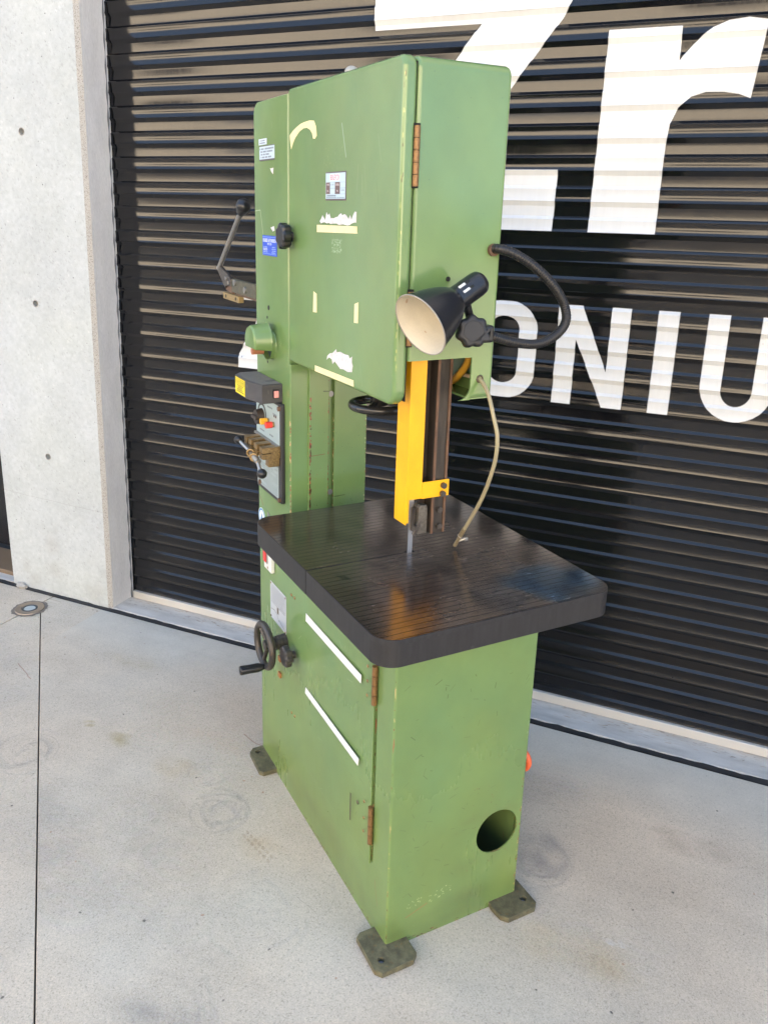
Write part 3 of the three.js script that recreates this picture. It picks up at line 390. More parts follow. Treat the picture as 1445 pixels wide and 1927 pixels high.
// --- column and head
{
  const col = new THREE.Shape(); col.moveTo(-.806, .756); col.lineTo(-.567, .756); col.lineTo(-.567, 1.2445); col.lineTo(-.5780, 1.2455); col.lineTo(-.5780, 1.853); col.lineTo(-.776, 1.853); col.absarc(-.776, 1.823, .03, Math.PI / 2, Math.PI); col.closePath();
  sheet('column', ext(col, -.112, 0, .003, 2));
  sheet('column_web', box(-.80, .757, -.209, -.575, 1.252, -.1125));
  sheet('column_angle', ext(shapeOf([[-.569, .757], [-.559, .757], [-.559, 1.262], [-.569, 1.262]]), -.101, -.047, .0012, 2));
  sheet('column_plate', ext(shapeOf([[-.5745, .757], [-.5635, .757], [-.5635, 1.262], [-.5745, 1.262]]), -.2095, -.118, .001, 2));
  for (const y of [1.165, .905]) part(saw, 'screw', [cylX(.0075, -.575, -.5665, y, -.1095, 16), box(-.5682, y - .0008, -.1135, -.5676, y + .0008, -.1045)], greySteel);
  // head housing
  const hs = roundRect(-.503, 1.263, 0, 1.85, .004, .012, .020, .002);
  const head = cut(ext(hs, -.187, 0, .006, 3, 10), box(-.499, 1.20, -.183, -.004, 1.815, -.004), box(-.10, 1.15, -.138, .05, 1.345, .02));
  setBack(sheet('head_housing', head));
  setBack(part(saw, 'upper_wheel', cylZ(.225, -.115, -.085, -.30, 1.575, 56), castIron));
  setBack(sheet('bottom_flange', box(-.20, 1.2635, -.1825, -.0042, 1.2675, -.139)));
  setBack(sheet('head_corner_gusset', extX((() => { const s = new THREE.Shape(); s.moveTo(.138, 1.290); s.lineTo(.138, 1.2636); s.lineTo(.112, 1.2636); s.absarc(.112, 1.2896, .026, -Math.PI / 2, 0); s.closePath(); return s; })(), -.0038, 0, 0)));
  // head door
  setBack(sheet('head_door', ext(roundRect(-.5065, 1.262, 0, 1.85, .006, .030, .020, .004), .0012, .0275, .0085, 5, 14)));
  setBack(part(saw, 'door_gasket', box(-.50, 1.27, -.0005, -.006, 1.84, .0015), inside));
  for (const [a, b] of [[1.645, 1.742], [1.374, 1.47]]) { const n = 5, h = (b - a) / n; setBack(part(saw, 'hinge', Array.from({ length: n }, (_, k) => cylY(.0056, a + k * h, a + (k + 1) * h - .001, .0015, .0005, 16)), hingeBrass)); setBack(part(saw, 'hinge_recess', box(-.004, a - .003, -.006, .0008, b + .003, .0065), inside)); }
  part(saw, 'top_cap', [cylY(.015, 1.845, 1.887, -.44, -.09, 24), new THREE.SphereGeometry(.015, 24, 10, 0, 6.2832, 0, 1.57).scale(1, .8, 1).translate(-.44, 1.887, -.09)], std('zinc_cap', lin(.40, .38, .33), .5, .4));
  setBack(part(saw, 'panel_hole', [cylX(.0045, -.002, .0012, 1.49, -.0755, 16)], inside)); setBack(part(saw, 'panel_hole', cylX(.0042, -.002, .0012, 1.388, -.066, 16), inside));
  setBack(part(saw, 'hose_grommet', new THREE.TorusGeometry(.0062, .0018, 8, 20).rotateY(Math.PI / 2).translate(.0006, 1.303, -.158), std('grommet', lin(.10, .08, .05), .7)));
}
// lobed hand knobs, shared shape
const knobGeo = (R, th) => { const s = new THREE.Shape(); for (let i = 0; i <= 140; i++) { const a = i / 140 * 6.2832, r = R * (1 - .14 * Math.pow(.5 - .5 * Math.cos(7 * a), 1.3)); s[i ? 'lineTo' : 'moveTo'](Math.cos(a) * r, Math.sin(a) * r); } return [ext(s, 0, th, th * .28, 4), new THREE.TorusGeometry(R * .60, R * .018, 6, 40).translate(0, 0, th), cylZ(R * .35, -th * .7, .001)]; };
{
  const k = group(saw, 'door_knob', -.486, 1.546, .036); part(k, 'grip', knobGeo(.029, .022), black); setBack(k);
  const k2 = group(saw, 'cabinet_knob', -.522, .482, .022); part(k2, 'grip', knobGeo(.029, .020), mNoise('worn_knob', noiseTex(58, 54, 52, .5, 20, 20, 30, 'rgba(100,90,80,.4)'), .42, 0));
}
// round boss with flattened hood
{
  const b = group(saw, 'guide_boss', -.690, 1.288, 0);
  const fS = new THREE.Shape(); fS.absarc(0, 0, .0665, 0, 6.2832); const hole = new THREE.Path(); hole.absarc(0, -.012, .036, 0, 6.2832, true); fS.holes.push(hole);
  part(b, 'flange', fold2(ext(fS, .0004, .0165, .003, 2, 48)), green);
  const N = 40, pos = [], idx = []; const ringPts = (R, z, yb) => { const o = []; const a0 = Math.asin(Math.max(-1, yb / R)); for (let i = 0; i <= N; i++) { const a = a0 + (Math.PI - 2 * a0) * i / N; o.push([Math.cos(a) * R, Math.sin(a) * R, z]); } return o; };
  const rings = [ringPts(.0455, .0155, -.022), ringPts(.0445, .019, -.022), ringPts(.0385, .056, -.018), ringPts(.0345, .060, -.016)];
  rings.forEach((r) => r.forEach((p) => pos.push(...p))); const M = N + 1;
  for (let a = 0; a < 3; a++) for (let i = 0; i < N; i++) { const k = a * M + i; idx.push(k, k + 1, k + M, k + 1, k + M + 1, k + M); }
  for (let a = 0; a < 2; a++) { const k = a * M, e = k + N; idx.push(k, k + M, e, k + M, e + M, e); }
  const c0 = pos.length / 3; pos.push(0, 0, .0605); for (let i = 0; i < N; i++) idx.push(3 * M + i, 3 * M + i + 1, c0); idx.push(3 * M + N, 3 * M, c0);
  let hg = new THREE.BufferGeometry(); hg.setAttribute('position', new THREE.Float32BufferAttribute(pos, 3)); hg.setIndex(idx); hg.setAttribute('uv', new THREE.Float32BufferAttribute(new Float32Array(pos.length / 3 * 2), 2)); hg = hg.toNonIndexed(); hg.computeVertexNormals();
  part(b, 'hood', fold2(smoothish(hg)), green);
  part(b, 'pin', cylZ(.009, .02, .050, -.012, -.028, 18), std('copper_pin', lin(.42, .17, .09), .5, .2));
  part(b, 'bore', cylZ(.035, -.002, .0012, 0, -.012, 32), std('bore_green', lin(.05, .075, .06), .6));
  for (const y of [.057, -.055]) part(b, 'slot_screw', [cylZ(.0035, .012, .0128, 0, y, 12)], inside);
  part(saw, 'inspection_hole', [cylZ(.0062, -.002, .0006, -.712, 1.366, 20)], inside);
  function fold2(g) { g.translate(-.690, 1.288, 0); const o = tri(g, (ax, x, y) => [fU(x) / PW, (PH - fY(y)) / PH]); o.translate(.690, -1.288, 0); return o; }
  function smoothish(g) { return g; }
}
// lever on the back edge
{
  const L = group(saw, 'tension_lever');
  part(L, 'bracket', metreUV(rbox(-1.003, 1.378, -.012, -.802, 1.415, .002, .002), .1), mNoise('oily_bracket', noiseTex(84, 82, 66, .4, 20, 20, 20), .5, .3));
  for (const [x, y] of [[-.969, 1.407], [-.882, 1.394]]) part(L, 'socket_screw', [cylZ(.0085, .002, .007, x, y, 18), cylZ(.0042, .0068, .0074, x, y, 6)], greySteel);
  part(L, 'link', ext(shapeOf([[-1.115, 1.445], [-1.128, 1.43], [-1.06, 1.385], [-1.05, 1.392], [-1.005, 1.393], [-1.008, 1.412], [-1.03, 1.424]]), -.006, .004, .0015, 2), darkSteel);
  part(L, 'pawl', ext(shapeOf([[-1.056, 1.398], [-1.07, 1.378], [-1.008, 1.372], [-1.005, 1.398]]), -.010, -.002, .001, 1), rustEdge);
  part(L, 'pivot_pin', [cylZ(.006, .004, .008, -1.042, 1.413, 14), cylZ(.005, .004, .007, -1.02, 1.402, 14)], greySteel);
  part(L, 'rod', [rod([-1.121, 1.437, 0], [-.909, 1.600, 0], .0072), new THREE.SphereGeometry(.0082, 14, 10).translate(-1.121, 1.437, 0)], greySteel);
  const kn = new THREE.LatheGeometry([[0, 0], [.010, 0], [.0135, .004], [.0195, .028], [.0195, .034], [.016, .042], [.008, .0465], [0, .047]].map((p) => new THREE.Vector2(...p)), 24); kn.applyQuaternion(new THREE.Quaternion().setFromUnitVectors(new THREE.Vector3(0, 1, 0), new THREE.Vector3(.212, .163, 0).normalize())).translate(-.918, 1.593, 0);
  part(L, 'knob', kn, black);
  part(L, 'slide_bar', [rbox(-.975, 1.372, -.014, -.802, 1.389, -.001, .001)], mNoise('brown_bar', noiseTex(96, 74, 56, .4, 30, 12, 20), .6, .2));
  part(L, 'brass_block', [rbox(-1.078, 1.3535, -.012, -.938, 1.3715, .004, .0015)], mNoise('pale_brass', noiseTex(150, 128, 86, .4, 30, 12, 20), .5, .4));
  for (const x of [-1.05, -.963]) part(L, 'block_hole', cylZ(.005, .004, .0046, x, 1.363, 14), inside);
}
// black grinder housing, control panel, blade welder
{
  const H = group(saw, 'grinder_housing');
  const s = shapeOf([[-.62, .0004], [-.62, .054], [-.692, .070], [-.779, .070], [-.80, .052], [-.80, .0004]].map(([a, b]) => [a, -b]));        // (x, -z)
  part(H, 'cover', metreUV(extY(s, 1.140, 1.188, .0015, 2), .2), mNoise('dusty_black_cover', noiseTex(66, 64, 64, .28, 30, 30, 10, 'rgba(120,112,100,.3)'), .55, 0));
  part(H, 'dust_film', extY(shapeOf([[-.624, -.003], [-.624, -.051], [-.693, -.066], [-.777, -.066], [-.796, -.050], [-.796, -.003]]), 1.1884, 1.1888, 0), mNoise('dust', noiseTex(112, 106, 99, .3, 40, 40, 20, 'rgba(60,58,56,.4)'), .9, 0));
  part(H, 'rocker_switch', [box(-.6202, 1.153, .010, -.6185, 1.176, .026)], black); part(H, 'rocker_button', rbox(-.6195, 1.1545, .0112, -.6155, 1.1715, .0228, .001), std('pink_rocker', lin(.80, .33, .30), .35));
  const yc = cv(128, 128), g = yc.getContext('2d'); g.fillStyle = '#f2d90a'; g.fillRect(0, 0, 128, 128); g.strokeStyle = '#141408'; g.lineWidth = 4; g.strokeRect(8, 10, 112, 36); g.fillStyle = '#141408'; g.font = 'bold 26px sans-serif'; g.textAlign = 'center'; g.fillText('CAUTION', 64, 38, 100);
  for (const [y, w] of [[62, 90], [78, 62], [94, 80], [110, 92]]) for (let x = 64 - w / 2; x < 64 + w / 2; x += 9) g.fillRect(x, y - 6, 6 + rnd() * 2, 9);
  const stk = new THREE.BoxGeometry(.074, .041, .0008); const a = Math.atan2(.008, .048); stk.rotateY(-a * 0).translate(0, 0, 0);
  part(H, 'warning_sticker', stk.translate(-.7385, 1.1635, .0706), std('warning_print', 0xffffff, .4, 0, { map: tex(yc) }), 'yellow warning sticker on the grinder housing');
  // panel
  const Pn = group(saw, 'control_panel');
  part(Pn, 'backing_plate', ext(roundRect(-.788, .874, -.603, 1.139, .006), .0003, .0105, .002, 2), blackMatt);
  const pc = cv(256, 160), q = pc.getContext('2d'); q.fillStyle = 'rgb(178,196,198)'; q.fillRect(0, 0, 256, 160); q.strokeStyle = '#16181a'; q.lineWidth = 11; q.beginPath(); q.arc(66, 74, 44, Math.PI * .9, Math.PI * 2.15); q.stroke(); q.fillStyle = 'rgba(60,74,86,.8)'; for (const [x, y, w] of [[130, 22, 50], [40, 138, 52], [150, 136, 40], [190, 40, 40]]) for (let i = 0; i < w; i += 6) q.fillRect(x + i, y, 4, 5 + rnd() * 3); q.fillStyle = '#3a2a2c'; q.fillRect(196, 46, 14, 9); q.fillRect(214, 46, 14, 9);
  part(Pn, 'upper_plate', [rbox(-.781, 1.030, .0105, -.613, 1.132, .0122, .0006)].map((e) => planar(e, (x) => (x + .781) / .168, (x, y) => (y - 1.03) / .102))[0], std('panel_print', 0xffffff, .35, .35, { map: tex(pc) }));
  const lc = cv(256, 256), e = lc.getContext('2d'); e.fillStyle = 'rgb(176,190,190)'; e.fillRect(0, 0, 256, 256); e.fillStyle = 'rgba(58,72,76,.75)'; for (let y = 14; y < 244; y += 15) for (let x = 12; x < 244;) { const w = rr(4, 16); e.fillRect(x, y, w, 6); x += w + rr(3, 8); if (rnd() < .06) x += 60; }
  part(Pn, 'instruction_plate', planar(rbox(-.778, .885, .0105, -.622, .990, .0122, .0006), (x) => (x + .778) / .156, (x, y) => (y - .885) / .105), std('instruction_print', 0xffffff, .35, .35, { map: tex(lc) }));
  part(Pn, 'shelf_fold', rbox(-.781, 1.0245, .0105, -.613, 1.0305, .020, .0012), greySteel);
  part(Pn, 'dial', [cylZ(.022, .012, .030, -.738, 1.079, 28, .019), rbox(-.757, 1.074, .028, -.719, 1.084, .037, .002)], mNoise('brown_dial', noiseTex(52, 44, 38, .3, 30, 30), .5, 0));
  for (const [x, y, m, nm] of [[-.6885, 1.078, std('amber_button', lin(.85, .42, .02), .3), 'amber push button'], [-.651, 1.077, std('red_button', lin(.72, .05, .03), .3), 'red push button']]) { part(Pn, 'push_button', [cylZ(.0085, .018, .034, x, y, 20)], m, nm); part(Pn, 'button_collar', [cylZ(.0072, .012, .018, x, y, 20)], brass); }
  for (const [x, y] of [[-.757, .891], [-.612, .884], [-.611, 1.127], [-.781, 1.129]]) part(Pn, 'hex_bolt', new THREE.CylinderGeometry(.0065, .0065, .006, 6).rotateX(Math.PI / 2).translate(x, y, .0135), rustEdge);
  // welder clamps
  const Wd = group(saw, 'blade_welder');
  for (const [x, w] of [[-.752, .022], [-.718, .022], [-.676, .024], [-.634, .024]]) part(Wd, 'clamp_block', cut(rbox(x, .998, .0105, x + w, 1.0285, .058, .001), box(x - .01, 1.012, .034, x + w + .01, 1.0145, .07)), brass);
  part(Wd, 'clamp_block', rbox(-.639, .975, .0105, -.615, .9978, .040, .001), brass);
  part(Wd, 'clamp_rod', [rod([-.738, 1.006, .060], [-.655, .997, .066], .0055), rod([-.655, .997, .066], [-.62, .992, .066], .008, 10)], steel);
  part(Wd, 'locking_ring', [new THREE.TorusGeometry(.009, .0035, 8, 20).rotateY(1.0).translate(-.678, 1.000, .066), new THREE.TorusGeometry(.009, .0035, 8, 20).rotateY(1.0).translate(-.650, .996, .067)], brass);
  part(Wd, 'clamp_lever', rod([-.70, 1.002, .064], [-.748, 1.016, .073], .0044), steel);
  part(Wd, 'lever_knob', new THREE.SphereGeometry(.0115, 20, 14).translate(-.752, 1.017, .074), black);
  part(Wd, 'clamp_lever', rod([-.632, .993, .066], [-.590, .975, .070], .0048), steel);
  part(Wd, 'lever_knob', new THREE.SphereGeometry(.0128, 20, 14).translate(-.583, .972, .070), black);
}
// labels and tapes on the paint
{
  const flat = (name, pts, z, m, label, th = .0007) => { const o = part(saw, name, metreUV(ext(shapeOf(pts), z, z + th, 0), .12), m, label); return z === .0278 ? setBack(o) : o; };
  const Z = .0278;
  flat('torn_tape', [[-.496, 1.755], [-.478, 1.763], [-.457, 1.769], [-.435, 1.774], [-.414, 1.776], [-.388, 1.777], [-.366, 1.775], [-.356, 1.764], [-.352, 1.746], [-.360, 1.7405], [-.369, 1.741], [-.374, 1.751], [-.385, 1.759], [-.402, 1.764], [-.421, 1.764], [-.443, 1.759], [-.464, 1.749], [-.477, 1.739], [-.488, 1.727]], Z, creamTape, 'curved torn scrap of cream tape');
  flat('tape_strip', [[-.347, 1.5735], [-.161, 1.575], [-.1605, 1.565], [-.158, 1.562], [-.347, 1.559]], Z, creamTape, 'long cream tape strip below the torn label');
  flat('tape_strip', [[-.363, 1.437], [-.347, 1.433], [-.346, 1.394], [-.365, 1.393]], Z, creamTape, 'short upright tape strip, left of the pair'); flat('tape_strip', [[-.165, 1.431], [-.149, 1.436], [-.149, 1.396], [-.166, 1.395]], Z, creamTape, 'short upright tape strip, right of the pair');
  flat('tape_strip', [[-.353, 1.2795], [-.163, 1.282], [-.162, 1.2695], [-.353, 1.267]], Z, creamTape, 'cream tape strip along the bottom of the head door');
  const torn = []; const up = [.0, .2, .55, .35, .1, .85, .55, .75, .3, .35, .3, .4, .45, .5, .7, .8, .6, .72, .7, .55, .3, .65, .25, .7, .98, .95]; up.forEach((u, i) => torn.push([-.333 + i * .00675, 1.581 + u * .021])); for (let i = 0; i < 18; i++) torn.push([-.165 - i * .0095, 1.5765 + (i > 11 ? rr(0, .005) : rr(-.001, .002)) + (i < 3 ? .006 - i * .002 : 0)]);
  flat('torn_label', torn, Z, tornPaper, 'torn white paper label above the long tape'); 
  flat('torn_label', [[-.292, 1.302], [-.288, 1.311], [-.276, 1.318], [-.262, 1.321], [-.246, 1.331], [-.243, 1.325], [-.226, 1.329], [-.205, 1.327], [-.188, 1.328], [-.182, 1.322], [-.171, 1.328], [-.172, 1.317], [-.168, 1.310], [-.171, 1.297], [-.19, 1.294], [-.21, 1.296], [-.224, 1.294], [-.238, 1.300], [-.252, 1.305], [-.262, 1.298], [-.266, 1.307], [-.28, 1.309]], Z, tornPaper, 'torn white paper scrap low on the head door');
  flat('torn_label', [[-.690, 1.698], [-.669, 1.699], [-.672, 1.685], [-.681, 1.690]], .0004, tornPaper, 'small torn scrap under the metal label'); flat('torn_label', [[-.690, 1.562], [-.668, 1.566], [-.664, 1.556], [-.676, 1.553]], .0004, tornPaper, 'small torn scrap above the blue sticker');
  flat('tape_strip', [[-.451, .635], [-.133, .6365], [-.134, .616], [-.453, .613]], .0062, whiteTape, 'upper white tape strip on the cabinet door'); flat('tape_strip', [[-.452, .423], [-.132, .424], [-.136, .4035], [-.456, .4035]], .0062, whiteTape, 'lower white tape strip on the cabinet door');
  for (const m of saw.children.slice(-2)) { const p = m.geometry.attributes.position; for (let i = 0; i < p.count; i++) { const x = p.getX(i), y = p.getY(i); p.setZ(i, p.getZ(i) - .0008 + .0065 * (x + .45 > 0 ? sm(-.45, -.08, x) : 0) * (1 - Math.pow(Math.abs(y - .46) / .30, 2))); } }
  flat('tape_residue', [[-.1735, .304], [-.1695, .303], [-.169, .229], [-.1725, .228]], .0103, std('brown_residue', lin(.07, .045, .035), .7), 'thin brown strip near the lower hinge');
  const lab = (name, x0, y0, x1, y1, z, c, label, rough = .4, metal = .2) => part(saw, name, planar(rbox(x0, y0, z, x1, y1, z + .001, .0004, 1), (x) => (x - x0) / (x1 - x0), (x, y) => (y - y0) / (y1 - y0)), std(name + '_print', 0xffffff, rough, metal, { map: tex(c) }), label);
  const C = (w, h, bg) => { const c = cv(w, h), g = c.getContext('2d'); g.fillStyle = bg; g.fillRect(0, 0, w, h); return [c, g]; };
  const words = (g, x, y, w, h, col) => { g.fillStyle = col; for (let a = x; a < x + w;) { const b = rr(h * .4, h * .9); g.fillRect(a, y, b, h); a += b + (rnd() < .18 ? h : h * .25); } };
  { const [c, g] = C(320, 180, 'rgb(186,204,212)'); g.fillStyle = '#5a4c50'; g.fillRect(0, 0, 320, 8); g.fillRect(0, 170, 320, 10); g.fillRect(312, 0, 8, 180);
    g.fillStyle = '#e8e4ea'; g.fillRect(70, 14, 150, 44);  g.fillStyle = '#a80a20'; g.font = 'bold 46px serif'; g.textAlign = 'center'; g.fillText('HAFCO', 145, 52, 140);
    g.fillStyle = '#6a5350'; g.fillRect(6, 66, 66, 74); g.fillRect(152, 66, 76, 74); g.fillStyle = '#d8ccc8'; g.font = 'bold 17px sans-serif'; g.fillText('TYPE', 39, 88); g.fillText('No.', 39, 126); g.fillText('SERIAL', 190, 88, 66); g.fillText('No.', 190, 126); g.strokeStyle = '#8a98a4'; g.lineWidth = 1.5; g.strokeRect(74, 67, 76, 36); g.strokeRect(74, 104, 76, 36); g.strokeRect(230, 67, 80, 36); g.strokeRect(230, 104, 80, 36);
    words(g, 84, 76, 50, 10, 'rgba(120,130,140,.6)'); words(g, 240, 112, 50, 10, 'rgba(120,130,140,.6)'); words(g, 14, 146, 150, 9, 'rgba(60,70,84,.8)'); words(g, 14, 159, 280, 7, 'rgba(90,104,118,.7)');
    setBack(lab('maker_plate', -.305, 1.6215, -.211, 1.675, Z - .0003, c, 'metal maker plate with red lettering')); }
  { const [c, g] = C(280, 120, 'rgb(196,210,218)'); g.fillStyle = '#4c4650'; g.fillRect(0, 0, 280, 7); g.fillRect(0, 108, 280, 12); for (const [x, y, w] of [[10, 20, 255], [26, 42, 220], [30, 64, 150], [30, 86, 190]]) words(g, x, y, w, 13, 'rgba(70,76,90,.85)'); lab('notice_label', -.763, 1.717, -.6615, 1.7515, .0002, c, 'printed metal notice label'); }
  { const [c, g] = C(160, 48, 'rgb(206,216,222)'); words(g, 26, 10, 100, 10, 'rgba(70,76,90,.85)'); words(g, 20, 28, 110, 10, 'rgba(70,76,90,.85)'); lab('notice_label', -.767, 1.7535, -.7125, 1.7675, .0002, c, 'small narrow label above the notice'); }
  { const [c, g] = C(260, 130, 'rgb(42,78,190)'); g.fillStyle = 'rgba(140,170,240,.8)'; g.fillRect(8, 8, 244, 4); g.fillRect(8, 116, 244, 4); g.fillStyle = '#f0f2fa'; g.font = 'bold 31px serif'; g.textAlign = 'center'; g.fillText('HARE & FORBES', 130, 42, 236); g.font = 'bold 18px serif'; g.fillText('PTY LTD', 130, 61, 80); g.font = 'bold 22px serif'; g.textAlign = 'left'; g.fillText('HAFCO', 18, 98, 74); for (const [x, y, w] of [[18, 72, 70], [18, 104, 80], [180, 70, 50], [172, 82, 66], [178, 94, 58], [170, 106, 70]]) words(g, x, y, w, 6, 'rgba(200,214,250,.85)'); lab('dealer_sticker', -.748, 1.4945, -.650, 1.5425, .0002, c, 'blue dealer sticker with white lettering', .5, 0); }
  { const [c, g] = C(220, 200, 'rgb(198,202,206)'); for (let y = 14; y < 110; y += 11) words(g, 14, y, 190, 5, 'rgba(50,54,60,.65)'); g.fillStyle = '#4a3c28'; g.fillRect(94, 108, 24, 34); g.strokeStyle = '#222'; g.lineWidth = 2.5; g.beginPath(); g.moveTo(8, 150); g.lineTo(60, 140); g.lineTo(96, 150); g.lineTo(118, 176); g.lineTo(126, 168); g.lineTo(206, 190); g.stroke(); lab('data_plate', -.718, .500, -.599, .611, .0003, c, 'white metal data plate with scratches', .35, .3);
    for (const [x, y] of [[-.713, .606], [-.603, .607], [-.713, .505], [-.604, .504]]) part(saw, 'rivet', new THREE.SphereGeometry(.003, 10, 6).scale(1, 1, .6).translate(x, y, .0014), rustEdge); }
  { const [c, g] = C(128, 128, 'rgb(150,175,125)'); g.fillStyle = '#e8eef4'; g.beginPath(); g.arc(64, 64, 62, 0, 7); g.fill(); g.strokeStyle = '#2e6ea8'; g.lineWidth = 13; g.beginPath(); g.arc(64, 64, 52, 0, 7); g.stroke(); g.fillStyle = '#2a6298'; g.beginPath(); g.moveTo(64, 34); g.lineTo(92, 96); g.lineTo(36, 96); g.fill(); 
    part(saw, 'safety_sticker', planar(cylZ(.027, .0002, .001, -.781, .778, 32), (x) => (x + .808) / .054, (x, y) => (y - .751) / .054), std('safety_print', 0xffffff, .4, 0, { map: tex(c) }), 'round blue and white sticker beside the table edge'); }
  flat('metal_tag', [[-.735, .812], [-.69, .788], [-.69, .765], [-.735, .765]], .0003, greySteel, 'small bare metal tag');
  const sw = group(saw, 'stop_switch'); part(sw, 'switch_body', rbox(-.738, .646, .0003, -.682, .705, .012, .003), std('white_switch', lin(.66, .66, .62), .4)); part(sw, 'switch_frame', rbox(-.734, .666, .0122, -.706, .704, .0145, .001), std('grey_frame', lin(.22, .22, .22), .4)); part(sw, 'switch_rocker', rbox(-.731, .670, .0146, -.711, .701, .0175, .001), std('red_rocker', lin(.62, .04, .035), .35)); part(sw, 'switch_screw', cylZ(.0035, .0115, .0128, -.708, .655, 14), brass);
}
// cabinet handwheel
{
  const w = group(saw, 'handwheel', -.607, .477, 0);
  part(w, 'hub', [cylZ(.021, .0, .030, 0, 0, 28, .019), cylZ(.014, .03, .062, 0, 0, 24)], castIron);
  const rim = new THREE.TorusGeometry(.0585, .0092, 18, 60); part(w, 'rim', rim.scale(1, 1, 1.05).translate(0, 0, .060), castIron);
  for (const a of [.25, 2.35, 4.45]) part(w, 'spoke', rod([0, 0, .050], [Math.cos(a) * .056, Math.sin(a) * .056, .058], .0062), castIron);
  const h = new THREE.LatheGeometry([[0, 0], [.0075, 0], [.0085, .006], [.0125, .02], [.0118, .045], [.0128, .066], [.011, .070], [.0, .0705]].map((p) => new THREE.Vector2(...p)), 24).rotateX(Math.PI / 2).rotateY(-.1).translate(.012, -.0565, .064); part(w, 'crank_handle', h, black);
}
// tension handwheel under the head
{
  const w = setBack(group(saw, 'tension_handwheel', -.249, 1.205, -.077)), gl = std('gloss_black_iron', lin(.02, .019, .018), .22);
  part(w, 'rim', new THREE.TorusGeometry(.058, .0095, 18, 60).rotateX(Math.PI / 2), gl);
  for (const a of [.9, 3.0, 5.1]) part(w, 'spoke', rod([0, .012, 0], [Math.cos(a) * .055, .002, Math.sin(a) * .055], .006), gl);
  part(w, 'hub', [cylY(.016, .0, .075, 0, 0), cylY(.019, .002, .022, 0, 0)], gl);
}
// guard, slide post, blade, guide
{
  const G = group(saw, 'blade_guard'); const x1 = -.095, x0 = -.143, z1 = -.063, z0 = -.0995, t = .0022;
  part(G, 'side_plate', metreUV(rbox(x0, .988, z1 - t, x1, 1.42, z1, .0009), .3), yellow);
  part(G, 'front_plate', metreUV(rbox(x1 - t, 1.042, z0, x1 - .0001, 1.42, z1 - t + .0004, .0006), .3), yellow); part(G, 'front_lip', metreUV(rbox(x1 - t, .992, -.0705, x1 - .0001, 1.0418, z1 - t + .0004, .0006), .3), yellow);
  part(G, 'mounting_tab', metreUV(ext(roundRect(.0996, 1.041, .1645, 1.0765, .001), 0, .0028, .0006, 1).applyMatrix4(new THREE.Matrix4().set(0, 0, 1, x1 - .0022, 0, 1, 0, 0, -1, 0, 0, 0, 0, 0, 0, 1)), .3), yellow);
  const bolt = (p, y, z, x) => part(p, 'socket_bolt', [cylX(.0062, x, x + .0075, y, z, 20), cylX(.0032, x + .0074, x + .0079, y, z, 6)], darkSteel);
  bolt(G, 1.065, -.149, x1 + .0006); bolt(G, 1.0475, -.1475, x1 + .0006);
  const S = group(saw, 'guide_post'); const px = -.0978;
  part(S, 'post', metreUV(box(px - .035, .958, -.161, px - .003, 1.44, -.1265), .12), brownSteel); part(S, 'post_edge', metreUV(rbox(px - .0028, .958, -.1325, px, 1.44, -.1265, .0008), .12), rustEdge); part(S, 'post_edge', metreUV(rbox(px - .0028, .958, -.161, px, 1.44, -.1555, .0008), .12), rustEdge);
  bolt(S, 1.0105, -.146, px - .0032); bolt(S, .9735, -.147, px - .0032);
  part(S, 'back_bar', box(-.150, .965, -.1262, -.125, 1.42, -.110), mNoise('shadowed_bar', noiseTex(60, 50, 44, .4, 12, 60), .5, .4));
  const B = group(saw, 'blade_guide');
  const blk = ext((() => { const s = new THREE.Shape(); s.moveTo(.1015, .9575); s.lineTo(.1235, .9575); s.lineTo(.1235, 1.013); s.lineTo(.1205, 1.0205); s.lineTo(.1065, 1.0215); s.lineTo(.1015, 1.0165); s.closePath(); return s; })(), 0, .026, .0014, 2).applyMatrix4(new THREE.Matrix4().set(0, 0, 1, -.1335, 0, 1, 0, 0, -1, 0, 0, 0, 0, 0, 0, 1));
  part(B, 'guide_block', metreUV(blk, .08), mNoise('oily_block', noiseTex(108, 102, 92, .5, 20, 20, 30, 'rgba(60,54,44,.4)'), .5, .4));
  part(B, 'jaw', [rbox(-.134, .9595, -.101, -.117, 1.012, -.0965, .0008)], darkSteel);
  part(B, 'clamp_plate', ext(shapeOf([[.088, .9595], [.094, .9565], [.107, .974], [.107, .988], [.102, .987], [.096, .976]]), 0, .006, .001, 1).applyMatrix4(new THREE.Matrix4().set(0, 0, 1, -.112, 0, 1, 0, 0, -1, 0, 0, 0, 0, 0, 0, 1)), darkSteel);
  bolt(B, .974, -.0945, -.107);
  // blade with raker teeth towards the door side
  const bs = new THREE.Shape(); bs.moveTo(.103, .80); bs.lineTo(.103, 1.5); bs.lineTo(.0915, 1.5); for (let y = 1.5; y > .80; y -= .004) { bs.lineTo(.0915, y - .0004); bs.lineTo(.0932, y - .0026); bs.lineTo(.0915, y - .004); } bs.closePath();
  part(saw, 'saw_blade', ext(bs, 0, .0009).applyMatrix4(new THREE.Matrix4().set(0, 0, 1, -.1312, 0, 1, 0, 0, -1, 0, 0, 0, 0, 0, 0, 1)), std('blade_steel', lin(.58, .57, .56), .35, .85));
}
// yellow pipe and pale pipe inside the head
setBack(part(saw, 'coolant_pipe', new THREE.TubeGeometry(new THREE.CatmullRomCurve3([[-.018, 1.385, -.150], [-.03, 1.342, -.153], [-.05, 1.315, -.156], [-.07, 1.297, -.156], [-.09, 1.285, -.160], [-.125, 1.275, -.172], [-.2, 1.272, -.172]].map((p) => new THREE.Vector3(...p))), 40, .0075, 12), std('yellow_hose', lin(.50, .26, .02), .5)));
setBack(part(saw, 'inner_pipe', rod([-.012, 1.3045, -.152], [-.10, 1.294, -.176], .004), std('pale_pipe', lin(.42, .34, .22), .6)));
